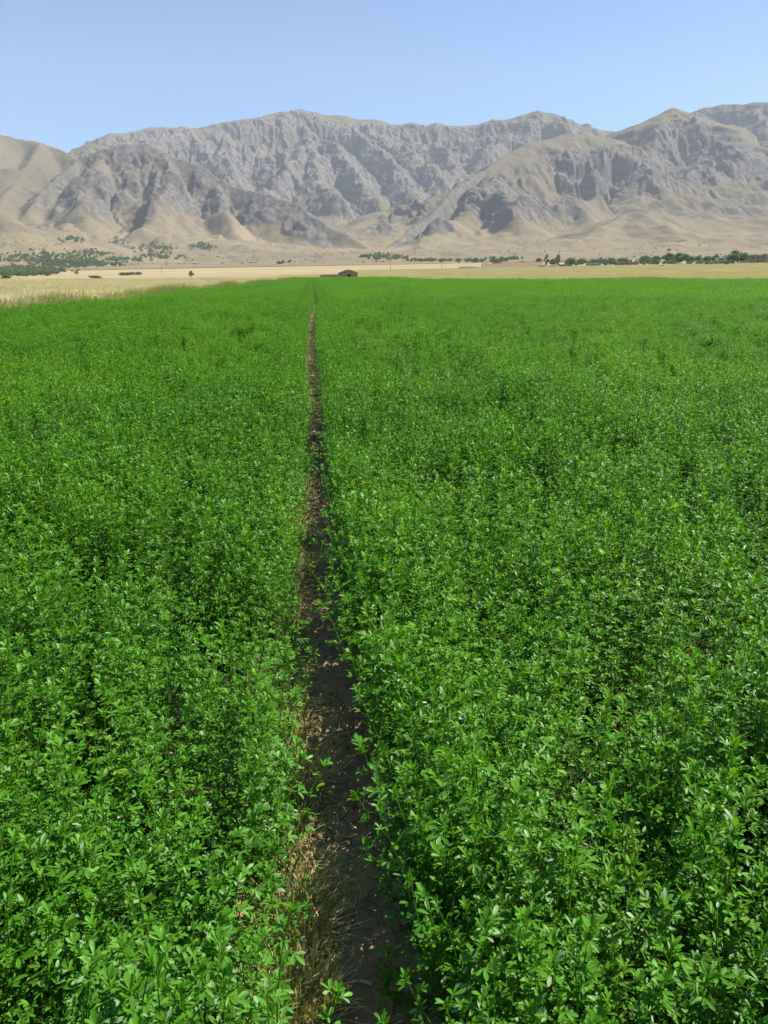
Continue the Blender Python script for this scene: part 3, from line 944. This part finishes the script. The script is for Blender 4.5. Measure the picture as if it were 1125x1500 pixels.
def flat_points(x, y, hs, nvar):
    z = base_h(x, y)
    return np.stack([x, y, z], 1), np.stack([0 * x, 0 * x, rng.integers(0, 4, len(x)) * (math.pi / 2) + rng.normal(0, .1, len(x))], 1), np.stack([1 + 0 * x, 1 + 0 * x, hs], 1), (rng.integers(0, nvar, len(x)), 0 * x)


n_ = 22000
x = rng.uniform(-190, 210, n_); y = rng.uniform(-4, 330, n_)
lx = left_x(y)
isl = (x < lx - 1.5) & (y < FAR_Y + 2); isf = (y > FAR_Y + 3.5 + .04 * np.abs(x))
k = in_view(x, y, 6, -34, 34) & (isl | isf) & (rng.random(n_) < np.interp(np.hypot(x, y), [60, 200, 330], [1, .9, .6]))
k &= ~((x > -7) & (x < 24) & (y < 236)) & ~((x < -12) & (y > 165))
x, y = x[k], y[k]
xf = rng.uniform(-10, 360, 9000); yf = rng.uniform(320, 545, 9000); kf = in_view(xf, yf, 6, 2.5, 34) & (np.hypot(xf, yf) < 600); xf, yf = xf[kf], yf[kf]
nn = len(x); x = np.concatenate([x, xf]); y = np.concatenate([y, yf])
wp, wr, ws, wv = flat_points(x, y, 1 + .25 * fbm(x * .05, y * .05, 3, 141) + .1 * rng.random(len(x)), len(PW))
ws[nn:, :2] = 2.0
scatter('wheat_field', wp, wr, ws, wv, [PW], 'pale ripe wheat standing around the green plots')

PWD = []
for i in range(8):                                                  # feathery grass and weeds along the border
    B = LB_()
    for k in range(26):
        x, y = rnd.gauss(0, .10), rnd.gauss(0, .10); a = rnd.uniform(0, 6.28); hh = rnd.uniform(.35, .85)
        p = blade(B, x, y, hh, rnd.uniform(.05, .3), a, .008, rnd.random(), 3)
        if hh > .6:
            for q in range(5): ear(B, (p[0] + rnd.gauss(0, .012), p[1] + rnd.gauss(0, .012), p[2] - .035 * q), .05, .006, rnd.uniform(.6, 1), rnd.uniform(0, 6.28))
        else: trifoliate(B, Vector(p), Vector((math.cos(a), math.sin(a), .5)), .04, 1, rnd, .3)
    PWD.append(proto(B, 'weed', M_WEED))
bx, by, bh = [], [], []
for q in range(2600):
    y = rng.uniform(8, FAR_Y + 1); x = float(left_x(y)) + rng.normal(-.35, .55)
    dn = .5 + .5 * float(fbm(np.array(y * .16), np.array(3.3), 3, 151))
    if rng.random() < np.clip(dn * 1.5, .15, 1): bx.append(x); by.append(y); bh.append(rng.uniform(.6, 1.05) * (.7 + .55 * np.clip(dn, 0, 1.2)))
for q in range(4200):
    x = rng.uniform(-4, 95); y = FAR_Y + 1.2 + rng.normal(.4, .8)
    dn = .5 + .6 * float(fbm(np.array(x * .07), np.array(8.3), 3, 161))
    if not (-7.5 < x < 23.5) and rng.random() < np.clip(dn * 1.6 - .2, .05, 1): bx.append(x); by.append(y); bh.append(rng.uniform(.6, 1.0) * (.55 + .6 * np.clip(dn, 0, 1.3)))
bx, by, bh = map(np.array, (bx, by, bh))
scatter('border_weeds', np.stack([bx, by, base_h(bx, by)], 1), np.stack([0 * bx, 0 * bx, rng.uniform(0, 6.28, len(bx))], 1), np.stack([1.2 + 0 * bx, 1.2 + 0 * bx, bh], 1),
        (rng.integers(0, 8, len(bx)), 0 * bx), [PWD], 'olive and straw coloured grassy weeds along the edge of the green crop')

# dry grass along the left edge of the path
PD = []
for i in range(8):
    B = LB_()
    for k in range(16):
        x, y = rnd.gauss(0, .022), rnd.gauss(0, .022); blade(B, x, y, rnd.uniform(.04, .14), rnd.uniform(.03, .16), rnd.uniform(0, 6.28), .0034, rnd.random(), 4)
    PD.append(proto(B, 'dry_tuft', M_STRAW))
PG = []
for i in range(6):
    B = LB_()
    for k in range(14):
        x, y = rnd.gauss(0, .03), rnd.gauss(0, .03); blade(B, x, y, rnd.uniform(.08, .24), rnd.uniform(.03, .14), rnd.uniform(0, 6.28), .0042, rnd.random(), 4)
    PG.append(proto(B, 'green_tuft', M_DGREEN))
ex_, ey_, el_, es_ = [], [], [], []
for q in range(1700):
    y = .9 + 8.5 * rng.random() ** 1.25
    dn = float(fbm(np.array(y * 1.3), np.array(2.2), 3, 171))
    side = -1 if rng.random() < .9 else 1
    lod = 0 if rng.random() < np.clip(.48 + .9 * dn, .15, .85) else 1
    if rng.random() > np.clip(.65 + 1.3 * dn, .12, 1): continue
    off = side * (.15 + abs(rng.normal(0, .07)) + (0 if side < 0 else .03))
    ex_.append(float(path_x(y)) + off); ey_.append(y); el_.append(lod); es_.append(rng.uniform(.5, 1.1) * np.interp(y, [1, 4, 9], [1, 1, .8]))
ex_, ey_, el_, es_ = map(np.array, (ex_, ey_, el_, es_))
scatter('dry_grass', np.stack([ex_, ey_, 0 * ex_ + .015], 1), np.stack([rng.normal(0, .15, len(ex_)), rng.normal(.12, .15, len(ex_)), rng.uniform(-.6, .6, len(ex_))], 1), np.stack([es_] * 3, 1),
        (rng.integers(0, 6, len(ex_)), el_), [PD, PG], 'dry yellow and green grass along the left edge of the earth path')


def path_z(x, y):
    u = x - float(path_x(y))
    i = int(np.clip(np.searchsorted(ty, y), 1, len(ty) - 1)); j = int(np.clip(np.searchsorted(tx, u), 1, len(tx) - 1))
    return float(TZ[i, j])


B = LB_()
for q in range(330):                                                # straw, stalks and dead leaves lying on the path
    y = .8 + 8 * rnd.random() ** 1.7; x = float(path_x(y)) + rnd.gauss(-.02, .11); a = rnd.uniform(0, 6.28); L = rnd.uniform(.015, .12) * (1 if rnd.random() < .5 else .35); w_ = rnd.uniform(.0007, .0016) if L > .03 else rnd.uniform(.002, .005)
    v = []
    for t in (-.5, 0, .5):
        X_, Y_ = x + math.cos(a + t * .5) * L * t, y + math.sin(a + t * .5) * L * t
        Z_ = path_z(X_, Y_) + .005 + (rnd.uniform(0, .012) if t else 0)
        v += [(X_ - math.sin(a) * w_, Y_ + math.cos(a) * w_, Z_), (X_ + math.sin(a) * w_, Y_ - math.cos(a) * w_, Z_)]
    B.add(v, [(0, 1, 3, 2), (2, 3, 5, 4)], rnd.random())
tag(link('straw_litter', B.me('straw_litter', M_STRAW)), 'bits of straw and dead leaf littering the earth path', kind='stuff')


def big_tuft(name, px, py, n1, hmax, rad, label, group, lean=.5):
    p = on_plane(px, py, .03)
    e = empty(name, (p[0], p[1], .015))
    tag(e, label, 'grass tuft', group)
    B = LB_()
    for k in range(n1):
        r_ = rad * math.sqrt(rnd.random()); a = rnd.uniform(0, 6.28); b_ = a + rnd.gauss(0, .6)
        h_ = hmax * rnd.uniform(.35, 1)
        pt = blade(B, r_ * math.cos(a), r_ * math.sin(a), h_, h_ * lean * rnd.uniform(.2, 1.5), b_, .0034, rnd.random(), 5)
        if rnd.random() < .35: ear(B, pt, .03, .0035, rnd.random(), b_)
    link('blades', B.me('tuft_blades', M_STRAW), None, e)
    B = LB_()
    for k in range(n1 // 2):
        r_ = rad * 1.2 * math.sqrt(rnd.random()); a = rnd.uniform(0, 6.28)
        blade(B, r_ * math.cos(a), r_ * math.sin(a), .05, .09 * rnd.uniform(.4, 1.3), a + rnd.gauss(0, .8), .005, rnd.uniform(.1, .8), 3)
    link('dead_leaves', B.me('tuft_dead_leaves', M_STRAW), None, e)
    return e


TG = 'dry tufts on the path edge'
big_tuft('dry_grass_tuft', 438, 1150, 190, .15, .075, 'bright straw yellow grass tuft on the left path edge, farthest of the dry tufts', TG)
big_tuft('dry_grass_tuft', 436, 1365, 180, .14, .07, 'brownish dry grass tuft bent over the left path edge between two brighter tufts', TG, .8)
big_tuft('dry_grass_tuft', 440, 1475, 220, .17, .08, 'tall upright dry stubble tuft at the near left end of the path', TG, .35)

# the little plant growing alone in the path
p = on_plane(588, 1480, .03)
e = empty('alfalfa_seedling', (p[0], p[1], .012)); tag(e, 'small bright green alfalfa seedling growing alone on the bare path', 'seedling')
for k in range(3):
    B = LB_(); stem(B, (.012 * k - .012, .01 * (k % 2), 0), rnd.uniform(.12, .18), 0, rnd, .027, 7, .03); link('stem', B.me('seedling_stem', M_ALF), None, e)

# ================================================================ TREES, VILLAGE, FAR THINGS
M_TREE = leaf_mat('tree_leaf', (.066, .118, .036), (.18, .245, .085), trans=.25, spec=.25, rough=.55)
M_TREE_G = leaf_mat('grey_tree_leaf', (.075, .11, .045), (.15, .19, .085), trans=.2, spec=.2, rough=.6)
M_TREE_P = leaf_mat('pale_bush_leaf', (.13, .16, .075), (.24, .27, .13), trans=.2, spec=.15, rough=.65)
M_DEAD = leaf_mat('brown_tree_leaf', (.12, .105, .05), (.22, .18, .085), trans=.2, spec=.15, rough=.7)
M_BARK = rough_mat('bark', (.09, .07, .05), (.16, .125, .09), 6, bump=.5)


def crown_mesh(name, rx, rz, zc, n_cl, n_lf, size, seed, mat, poplar=False):
    r_ = random.Random(seed); B = LB_()
    for c in range(n_cl):
        while True:
            u = Vector((r_.uniform(-1, 1), r_.uniform(-1, 1), r_.uniform(-1, 1)))
            if .25 < u.length < 1: break
        taper = (1 - .55 * max(0, u.z)) if not poplar else (1 - .75 * max(0, u.z))
        cc = Vector((u.x * rx * taper, u.y * rx * taper, zc + u.z * rz)); cr = rx * r_.uniform(.22, .42) * (.8 if poplar else 1)
        ti = r_.uniform(-.2, .2)
        for k in range(n_lf):
            d = Vector((r_.gauss(0, 1), r_.gauss(0, 1), r_.gauss(0, 1))).normalized()
            o = cc + d * cr * r_.uniform(.55, 1.05)
            s = size * r_.uniform(.6, 1.3); a, b_, c_ = frame(d + Vector((r_.gauss(0, .6), r_.gauss(0, .6), r_.gauss(0, .6))))
            B.add([tuple(o + b_ * s), tuple(o + c_ * s * .8), tuple(o - b_ * s), tuple(o - c_ * s * .8)], [(0, 1, 2, 3)], min(1, max(0, .5 + ti + r_.uniform(-.25, .25))))
    return B.me(name, mat)


def trunk_mesh(name, h, r0, nb, rx, zc, seed):
    r_ = random.Random(seed); m_ = MB()
    m_.tube([(0, 0, -.3), (.03 * h, 0, h * .3), (.01 * h, .02 * h, h * .62), (0, 0, h * .85)], [r0, r0 * .8, r0 * .55, r0 * .2], 7)
    for i in range(nb):
        a = r_.uniform(0, 6.28); z = h * r_.uniform(.25, .6); L = rx * r_.uniform(.5, .85)
        m_.tube([(.02 * h, 0, z), (math.cos(a) * L * .5, math.sin(a) * L * .5, z + L * .45), (math.cos(a) * L, math.sin(a) * L, z + L * .7)], [r0 * .4, r0 * .25, r0 * .08], 5)
    me = mesh(name, m_.v, m_.f); me.materials.append(M_BARK); return me


# unit trees, 1 m high, scaled to size
KIND = {}
for kd, rx, rz, zc, ncl, nlf, sz, mt, pop in (('round', .42, .44, .50, 40, 46, .045, M_TREE, False), ('wide', .58, .42, .50, 44, 46, .050, M_TREE, False), ('poplar', .20, .48, .50, 34, 46, .032, M_TREE, True),
                                              ('grey', .55, .42, .48, 36, 44, .05, M_TREE_G, False), ('pale', .55, .42, .48, 36, 44, .05, M_TREE_P, False), ('brown', .36, .38, .60, 16, 30, .05, M_DEAD, False)):
    KIND[kd] = [(crown_mesh(kd + '_crown', rx, rz, zc, ncl, nlf, sz, 50 + q * 7 + len(KIND), mt, pop), trunk_mesh(kd + '_trunk', .75, .03, 5, rx, zc, 9 + q)) for q in range(3)]


def tree(name, px, py, hpx, wpx, kd, label, group, d=None, cat='tree'):
    if d is None:
        p, d = hit(px, py)
        if p is None: p = W(px, py, 900); d = 900
        if d > 1100: d = 900 + (d - 900) * .1
    q = ray(px, py) * d; x, y = q[0], q[1]; z = ground_z(x, y)
    h = hpx * d / F * 1.0
    e = empty(name, (x, y, z - .02 * h), rnd.uniform(0, 6.28)); tag(e, label, cat, group)
    cm, tm = rnd.choice(KIND[kd]); rx = {'round': .42, 'wide': .58, 'poplar': .20, 'grey': .55, 'pale': .55, 'brown': .36}[kd]
    wsc = (wpx * d / F) / (2 * rx * .95)
    for nm, me in (('crown', cm), ('trunk', tm)):
        o = bpy.data.objects.new(nm, me); col.objects.link(o); o.parent = e; o.scale = (wsc, wsc, h) if nm == 'crown' else (h * .9, h * .9, h)
    return e


VG = 'trees around the village'
TREES = [
    (727, 399, 10, 12, 'round', 'bright green round tree standing alone before the long mud wall'),
    (766, 394, 6, 11, 'wide', 'low dark bushy tree behind the middle of the long mud wall'),
    (789, 394, 10, 11, 'round', 'rounded grey green tree left of the two poplars'),
    (799.8, 394.5, 15.5, 6.5, 'poplar', 'slim dark poplar, left one of the pair by the blue roofed shed'),
    (809, 392, 8, 10, 'round', 'small tree between the two poplars'),
    (816.7, 394, 15, 8, 'poplar', 'thicker dark poplar directly left of the blue roofed shed'),
    (836, 391, 8.5, 18, 'wide', 'broad low tree just behind the blue roofed shed'),
    (852, 391, 7.5, 14, 'wide', 'low spreading tree a little right of the blue roofed shed'),
    (868, 390, 7, 13, 'grey', 'greyish low tree between blue shed and brown walled house, leftmost of three'),
    (880, 390, 8.5, 14, 'grey', 'greyish tree between blue shed and brown walled house, tallest of three'),
    (894, 390, 8, 16, 'grey', 'greyish tree touching the left side of the brown walled house'),
    (912, 387, 7, 15, 'wide', 'dark tree rising over the roof of the brown walled house'),
    (945, 389, 9.5, 17, 'wide', 'dark tree in front of the left end of the long white building'),
    (961, 389, 9, 14, 'round', 'dark tree in front of the right end of the long white building'),
    (979, 391, 13, 18, 'round', 'full green tree right behind the dark field hut'),
    (992, 389, 12.5, 18, 'wide', 'tall broad tree in the middle of the dense village grove'),
    (1003, 389, 11, 14, 'round', 'mid green tree at the right of the dense village grove'),
    (1012, 390, 8, 13, 'round', 'light green rounded tree at the foot of the dense grove'),
    (1022, 389, 8, 11, 'round', 'small tree left of the low white sheds'),
    (1036, 386, 7, 16, 'wide', 'pale green low tree showing over the low white sheds'),
    (1047, 388, 11, 8, 'poplar', 'narrow upright tree touching the left side of the two storey house'),
    (1075, 390, 14.5, 22, 'wide', 'large dark spreading tree right of the two storey house'),
    (1089, 390, 11.5, 12, 'round', 'smaller dark tree right beside the large spreading tree'),
    (1101, 392, 9.5, 14, 'wide', 'dark bushy tree before the tan flat roofed house'),
    (1118, 391, 10, 12, 'round', 'dark rounded tree at the right end of the tan flat roofed house'),
    (1141, 391, 11, 16, 'wide', 'broad dark tree beyond the tan flat roofed house'),
]
for px, py, h_, w_, kd, lb in TREES:
    tree({'poplar': 'poplar_tree'}.get(kd, 'village_tree'), px, py, h_, w_, kd, lb, VG, d=640 + (py - 399) * -14)
tree('small_tree', 280, 411, 9.5, 9, 'brown', 'brownish small tree leaning alone in the pale wheat left of the hut', None, d=330)
tree('bush', 461, 408, 2.5, 5, 'round', 'small dark bush at the left end of the low mud wall', None, d=231, cat='bush')
tree('bush', 139, 410, 4, 19, 'pale', 'low wide pale bush at the far edge of the left wheat', 'bushes beyond the wheat', d=430, cat='bush')
for px, w_, lb in ((180, 9, 'leftmost'), (187, 10, 'second from the left'), (195, 10, 'third from the left'), (204, 9, 'rightmost')):
    tree('bush', px, 407, 4.6, w_ + 1, 'pale', f'pale green bush beyond the left wheat, {lb} in a row of four', 'row of four bushes', d=560, cat='bush')
tree('bush', 11, 418, 8, 13, 'round', 'dark green bush touching the left end of the small dark shed', None, d=300, cat='bush')
tree('bush', 979, 374, 3, 5, 'round', 'lone dark bush on the bare slope above the dark field hut', None, cat='bush', d=1900)

M_MUD = rough_mat('mud_wall', (.23, .165, .11), (.31, .23, .16), .9, bump=.4, bdist=.05)
M_MUD_D = rough_mat('dark_mud_brick', (.26, .195, .125), (.36, .275, .185), 1.3, bump=.5, bdist=.05)
M_WHITE = rough_mat('whitewash', (.62, .60, .56), (.74, .72, .68), .6, bump=.1)
M_GREY = rough_mat('grey_block', (.33, .32, .31), (.42, .41, .39), .8, bump=.2)
M_BLUE = rough_mat('blue_sheet_roof', (.10, .28, .42), (.16, .36, .50), .5, rough=.45, bump=.1)
M_PALEBLUE = rough_mat('pale_blue_sheet_roof', (.35, .50, .56), (.45, .58, .62), .5, rough=.45, bump=.1)
M_DARK = rough_mat('dark_opening', (.02, .018, .016), (.03, .027, .024), 1.0, bump=0)
M_ROOF = rough_mat('earth_roof', (.20, .15, .10), (.28, .21, .15), .7, bump=.4, bdist=.05)
M_SHEET = rough_mat('pale_sheet_roof', (.55, .55, .54), (.66, .66, .64), .5, rough=.5, bump=.1)
M_WOOD = rough_mat('weathered_wood', (.17, .13, .09), (.26, .20, .14), 3, bump=.3)
M_GLASS = rough_mat('window_glass', (.03, .04, .05), (.05, .06, .07), 1, rough=.1, spec=.6, bump=0)


def house(name, px, py, wpx, hpx, d, wall, roof, label, cat='house', group=None, depth=None, kind='flat', win=2, door=None, storeys=1, over=.25, turn=0.0):
    q = ray(px, py) * d; x, y = q[0], q[1]; z = ground_z(x, y)
    z = min(z, float(W(px, py, d)[2])) if d < 500 else z
    top = W(px, py - hpx, d)[2]
    w_ = wpx * d / F; h = max(1.2, top - z); dp = depth or max(3.0, w_ * .6)
    e = empty(name, (x, y, z), -math.atan2(x, y) * .6 + turn); tag(e, label, cat, group)
    m_ = MB(); hw = w_ / 2
    rise = 0
    if kind == 'gable':
        rise = h * .3; hh = h - rise
        m_.prism([(-hw, -.4), (hw, -.4), (hw, hh), (hw * .25, h - .1), (-hw * .2, h - .1), (-hw, hh)], 0, dp)
    elif kind == 'mono':
        hh = h * .8; m_.prism([(-hw, -.4), (hw, -.4), (hw, h - .15), (-hw, hh - .15)], 0, dp)
    else:
        hh = h - .25; m_.box(-hw, hw, 0, dp, -.4, hh)
    m_.build('wall', wall, e)
    r_ = MB()
    if kind == 'gable':
        t = .14
        r_.prism([(-hw - over, hh - .12), (-hw * .2, h - .08), (hw * .25, h - .08), (hw + over, hh - .12), (hw + over, hh - .12 + t), (hw * .25, h + t), (-hw * .2, h + t), (-hw - over, hh - .12 + t)], -over, dp + over)
    elif kind == 'mono':
        r_.prism([(-hw - over, hh - .18), (hw + over, h - .12), (hw + over, h), (-hw - over, hh - .06)], -over * 3, dp + over)
    else:
        r_.box(-hw - over, hw + over, -over, dp + over, hh + .003, h)
        r_.box(-hw - over, hw + over, -over, -over + .2, h + .003, h + .22)
    r_.build('roof', roof, e)
    for s_ in range(storeys):
        zb = s_ * hh / storeys; sh = hh / storeys
        for i in range(win):
            cx = -hw + w_ * (i + .5 + (.25 if door else 0)) / (win + (.5 if door else 0))
            f_ = MB(); ww, wh = min(.65, w_ * .12), min(.6, sh * .25); zc = zb + sh * .58
            for a in ((-ww - .09, -ww, -wh, wh), (ww, ww + .09, -wh, wh), (-ww - .09, ww + .09, wh, wh + .09), (-ww - .09, ww + .09, -wh - .09, -wh)):
                f_.box(cx + a[0], cx + a[1], -.06, .0, zc + a[2], zc + a[3])
            fr = f_.build('window', M_WOOD, e)
            g_ = MB(); g_.box(cx - ww + .002, cx + ww - .002, -.02, -.004, zc - wh + .002, zc + wh - .002); g_.build('pane', M_GLASS, fr)
    if door:
        cx = -hw + w_ * door; dh = min(2.1, hh * .8)
        f_ = MB(); f_.box(cx - .5, cx + .5, -.05, -.004, 0, dh); dr = f_.build('door', M_WOOD if wall is not M_MUD_D else M_DARK, e)
        k_ = MB(); k_.box(cx + .34, cx + .42, -.10, -.052, dh * .48, dh * .55); k_.build('handle', M_DARK, dr)
    return e


house('mud_hut', 510, 409.5, 27, 13.6, 225, M_MUD_D, M_ROOF, 'brown mud brick hut with low gabled roof at the far end of the path', 'hut', kind='gable', win=0, door=.55, depth=4.6, over=.12)


def long_wall(name, px0, px1, py0, py1, hpx, d0, d1, mat, label, th=.4, ragged=.12):
    a = ray(px0, py0) * d0; b = ray(px1, py1) * d1
    L = math.hypot(b[0] - a[0], b[1] - a[1]); n_ = max(4, int(L / 2.5)); ang = math.atan2(b[1] - a[1], b[0] - a[0])
    z0 = ground_z(a[0], a[1]); e = empty(name, (a[0], a[1], z0), ang); tag(e, label, 'wall')
    m_ = MB(); hs = []
    for i in range(n_ + 1):
        t = i / n_; zz = ground_z(a[0] + (b[0] - a[0]) * t, a[1] + (b[1] - a[1]) * t) - z0
        hs.append((zz, hpx * (d0 + (d1 - d0) * t) / F * (1 + rnd.uniform(-ragged, ragged))))
    for i in range(n_ + 1):
        u = L * i / n_; zz, h = hs[i]
        m_.v += [(u, -th / 2, zz - .5), (u, th / 2, zz - .5), (u, th * .4, zz + h), (u, -th * .4, zz + h)]
        if i:
            p_ = (i - 1) * 4; c_ = i * 4
            m_.f += [(p_ + k, p_ + (k + 1) % 4, c_ + (k + 1) % 4, c_ + k) for k in range(4)]
    m_.f += [(3, 2, 1, 0), (n_ * 4, n_ * 4 + 1, n_ * 4 + 2, n_ * 4 + 3)]
    m_.build('wall_body', mat, e)
    c_ = MB()
    for i in range(n_):
        u0, u1 = L * i / n_ + .03, L * (i + 1) / n_ - .03; z_ = max(hs[i][0] + hs[i][1], hs[i + 1][0] + hs[i + 1][1])
        c_.box(u0, u1, -th * .55, th * .55, z_ + .01, z_ + .14)
    c_.build('coping', mat, e)


long_wall('mud_wall', 469, 495, 409, 409, 4.4, 229, 228, M_MUD_D, 'low dark mud wall running left from the brown mud hut')
long_wall('mud_wall', 705, 795, 400, 396, 6.2, 560, 640, M_MUD, 'long brown mud wall at the left end of the village')
house('low_shed', 687, 399.6, 26, 6.2, 560, M_GREY, M_SHEET, 'low grey shed joined to the left end of the long mud wall', 'shed', win=3, door=.12, depth=6)
house('shed', 794, 395, 9, 6.5, 550, M_MUD, M_PALEBLUE, 'small shed with pale blue roof just behind the left poplar', 'shed', win=1, kind='mono')
house('shed', 809, 394.5, 12, 6.2, 567, M_GREY, M_SHEET, 'small grey roofed shed between the two poplars', 'shed', win=1, kind='mono')
house('blue_roofed_shed', 829, 394, 18, 7.5, 550, M_GREY, M_BLUE, 'open shed with bright blue sheet roof right of the two poplars', 'shed', win=2, kind='mono')
house('shed', 868, 392, 16, 5.6, 602, M_MUD, M_SHEET, 'low mud shed with pale roof among the greyish trees', 'shed', win=1, kind='flat')
house('mud_house', 920, 390.5, 27, 6.8, 593, M_MUD_D, M_SHEET, 'brown walled house with pale slanting roof in the middle of the village', 'house', win=3, door=.2, kind='mono')
house('white_building', 951, 388, 31, 9, 800, M_WHITE, M_SHEET, 'long white building rising behind two dark trees', 'building', win=5)
house('white_shed', 1036, 389.5, 21, 5.5, 602, M_WHITE, M_SHEET, 'low white sheds with pale roof left of the two storey house', 'shed', win=3)
M_PGREY = rough_mat('pale_plaster', (.36, .36, .35), (.46, .45, .43), .6, bump=.1)
house('two_storey_house', 1056, 390, 9.0, 12.5, 593, M_PGREY, M_PALEBLUE, 'narrow pale house two storeys high with bluish walls', 'house', win=2, storeys=2, door=.5)
house('white_shed', 1090, 390, 8, 5.0, 584, M_WHITE, M_SHEET, 'tiny white shed at the foot of the two dark trees', 'shed', win=1)
house('tan_house', 1109, 390, 21, 15.6, 619, M_MUD, M_ROOF, 'tan flat roofed house with dark roof edge at the right side', 'house', win=3, storeys=2, door=.3)
house('white_hut', 994.5, 390.3, 5, 3.8, 567, M_WHITE, M_SHEET, 'tiny white hut under the dense village grove', 'hut', win=1)
house('field_hut', 964, 396.5, 13, 8, 470, M_MUD_D, M_ROOF, 'dark brown field hut standing alone in the pale wheat', 'hut', win=0, door=.5, kind='mono', over=.15)
house('dark_shed', 20, 418.5, 9, 7, 300, M_MUD_D, M_ROOF, 'small dark shed beside the left wheat field', 'shed', win=1, door=.4)
house('pale_shed', 32, 418, 14, 5, 310, M_WHITE, M_SHEET, 'low pale walled shed right of the small dark shed', 'shed', win=1)
M_POLE = rough_mat('pole_wood', (.22, .19, .16), (.30, .27, .23), 2)


def pole(px, py, hpx, d, label):
    q = ray(px, py) * d; e = empty('utility_pole', (q[0], q[1], ground_z(q[0], q[1]))); tag(e, label, 'utility pole', 'utility poles')
    h = hpx * d / F; m_ = MB(); m_.tube([(0, 0, -.4), (0, 0, h * .6), (0, 0, h)], [.16, .13, .10], 8); m_.build('pole', M_POLE, e)
    m_ = MB(); m_.box(-.9, .9, .10, .22, h * .93, h * .93 + .12); ca = m_.build('crossarm', M_POLE, e)
    for s_ in (-.75, 0.0, .75):
        m_ = MB(); m_.tube([(s_, .16, h * .93 + .12), (s_, .16, h * .93 + .24), (s_, .16, h * .93 + .30)], [.03, .06, .035], 6); m_.build('insulator', M_WHITE, ca)


pole(572, 403, 24, 520, 'thin utility pole on the plain right of the brown mud hut')
pole(647, 401, 24, 540, 'thin utility pole on the plain left of the low grey shed')
pole(238, 409, 11, 600, 'thin utility pole beyond the left wheat near the lone brown tree')

# far orchards and thickets read as one mass each
M_ORCH = leaf_mat('orchard_leaf', (.075, .125, .045), (.17, .235, .095), trans=.2, spec=.2, rough=.6)
KO = []
for q in range(5):
    KO.append(bpy.data.objects.new('orchard_tree', crown_mesh('orchard_crown', .55, .42, .52, 15, 26, .075, 300 + q, M_ORCH if q < 3 else M_TREE_G)))


def thicket(name, spots, hmin, hmax, label):
    P = []; S = []
    for (px, py, rx_, ry_, n_) in spots:
        for k in range(n_):
            a = rnd.uniform(0, 6.28); r_ = math.sqrt(rnd.random())
            u, v = px + rx_ * r_ * math.cos(a), py + ry_ * r_ * math.sin(a)
            p, d = hit(u, v, 500)
            if p is None or d > 3600: continue
            P.append((p[0] + rnd.gauss(0, 6), p[1] + rnd.gauss(0, 14))); S.append(rnd.uniform(hmin, hmax) * (d / 1500) ** .35)
    P = [(x_, y_, ground_z(x_, y_) - .3) for x_, y_ in P]; S = np.array(S); print(name, len(P), P[:2])
    z = np.zeros(len(P))
    scatter(name, P, np.stack([z, z, rng.uniform(0, 6.28, len(P))], 1), np.stack([S * rng.uniform(.9, 1.4, len(P))] * 2 + [S], 1), (rng.integers(0, 5, len(P)), z), [KO], label)


thicket('orchard', [(30, 398, 60, 7, 480), (95, 384, 48, 8, 330), (20, 380, 26, 5, 60), (150, 388, 30, 2.5, 80), (185, 381, 30, 2, 75), (240, 377, 40, 1.2, 50), (130, 372, 34, 4, 80), (60, 375, 44, 4, 60)], 3, 5.5, 'dark green orchard trees massed at the foot of the left hill')
thicket('scrub', [(225, 366, 32, 6, 60), (300, 361, 18, 5, 40), (105, 352, 20, 3, 25), (170, 355, 16, 3, 15)], 4, 7, 'olive scrub patches on the slope below the craggy mountain')
thicket('village_grove', [(885, 388, 28, 1.5, 22), (960, 387, 40, 1.5, 26), (1060, 387, 50, 1.5, 30)], 3, 5, 'low grey green trees massed behind the village houses')
thicket('valley_grove', [(560, 377, 32, 4, 85), (620, 382, 26, 1.5, 36), (690, 383, 55, 1.5, 50), (740, 380, 25, 1.5, 22), (415, 386, 10, 2, 8)], 3.5, 6, 'green grove strung along the valley mouth below the spur')

# small dry shrubs dotted over the lower slopes
P = []
while len(P) < 2600:
    a_ = R(rnd.uniform(-25, 36)); d = rnd.uniform(1250, 3600); x_, y_ = d * math.sin(a_), d * math.cos(a_)
    if y_ > 1050 and float(fbm(np.array(x_ / 260), np.array(y_ / 260), 3, 201)) + rnd.gauss(0, .25) > .12: P.append((x_, y_, ground_z(x_, y_) - .2))
S = np.array([rnd.uniform(.9, 2.6) for _ in P]); z = np.zeros(len(P))
scatter('dry_shrubs', P, np.stack([z, z, rng.uniform(0, 6.28, len(P))], 1), np.stack([S * 1.5] * 2 + [S], 1), (rng.integers(0, 5, len(P)), z), [KO], 'tiny dark shrubs dotted over the dry lower slopes')
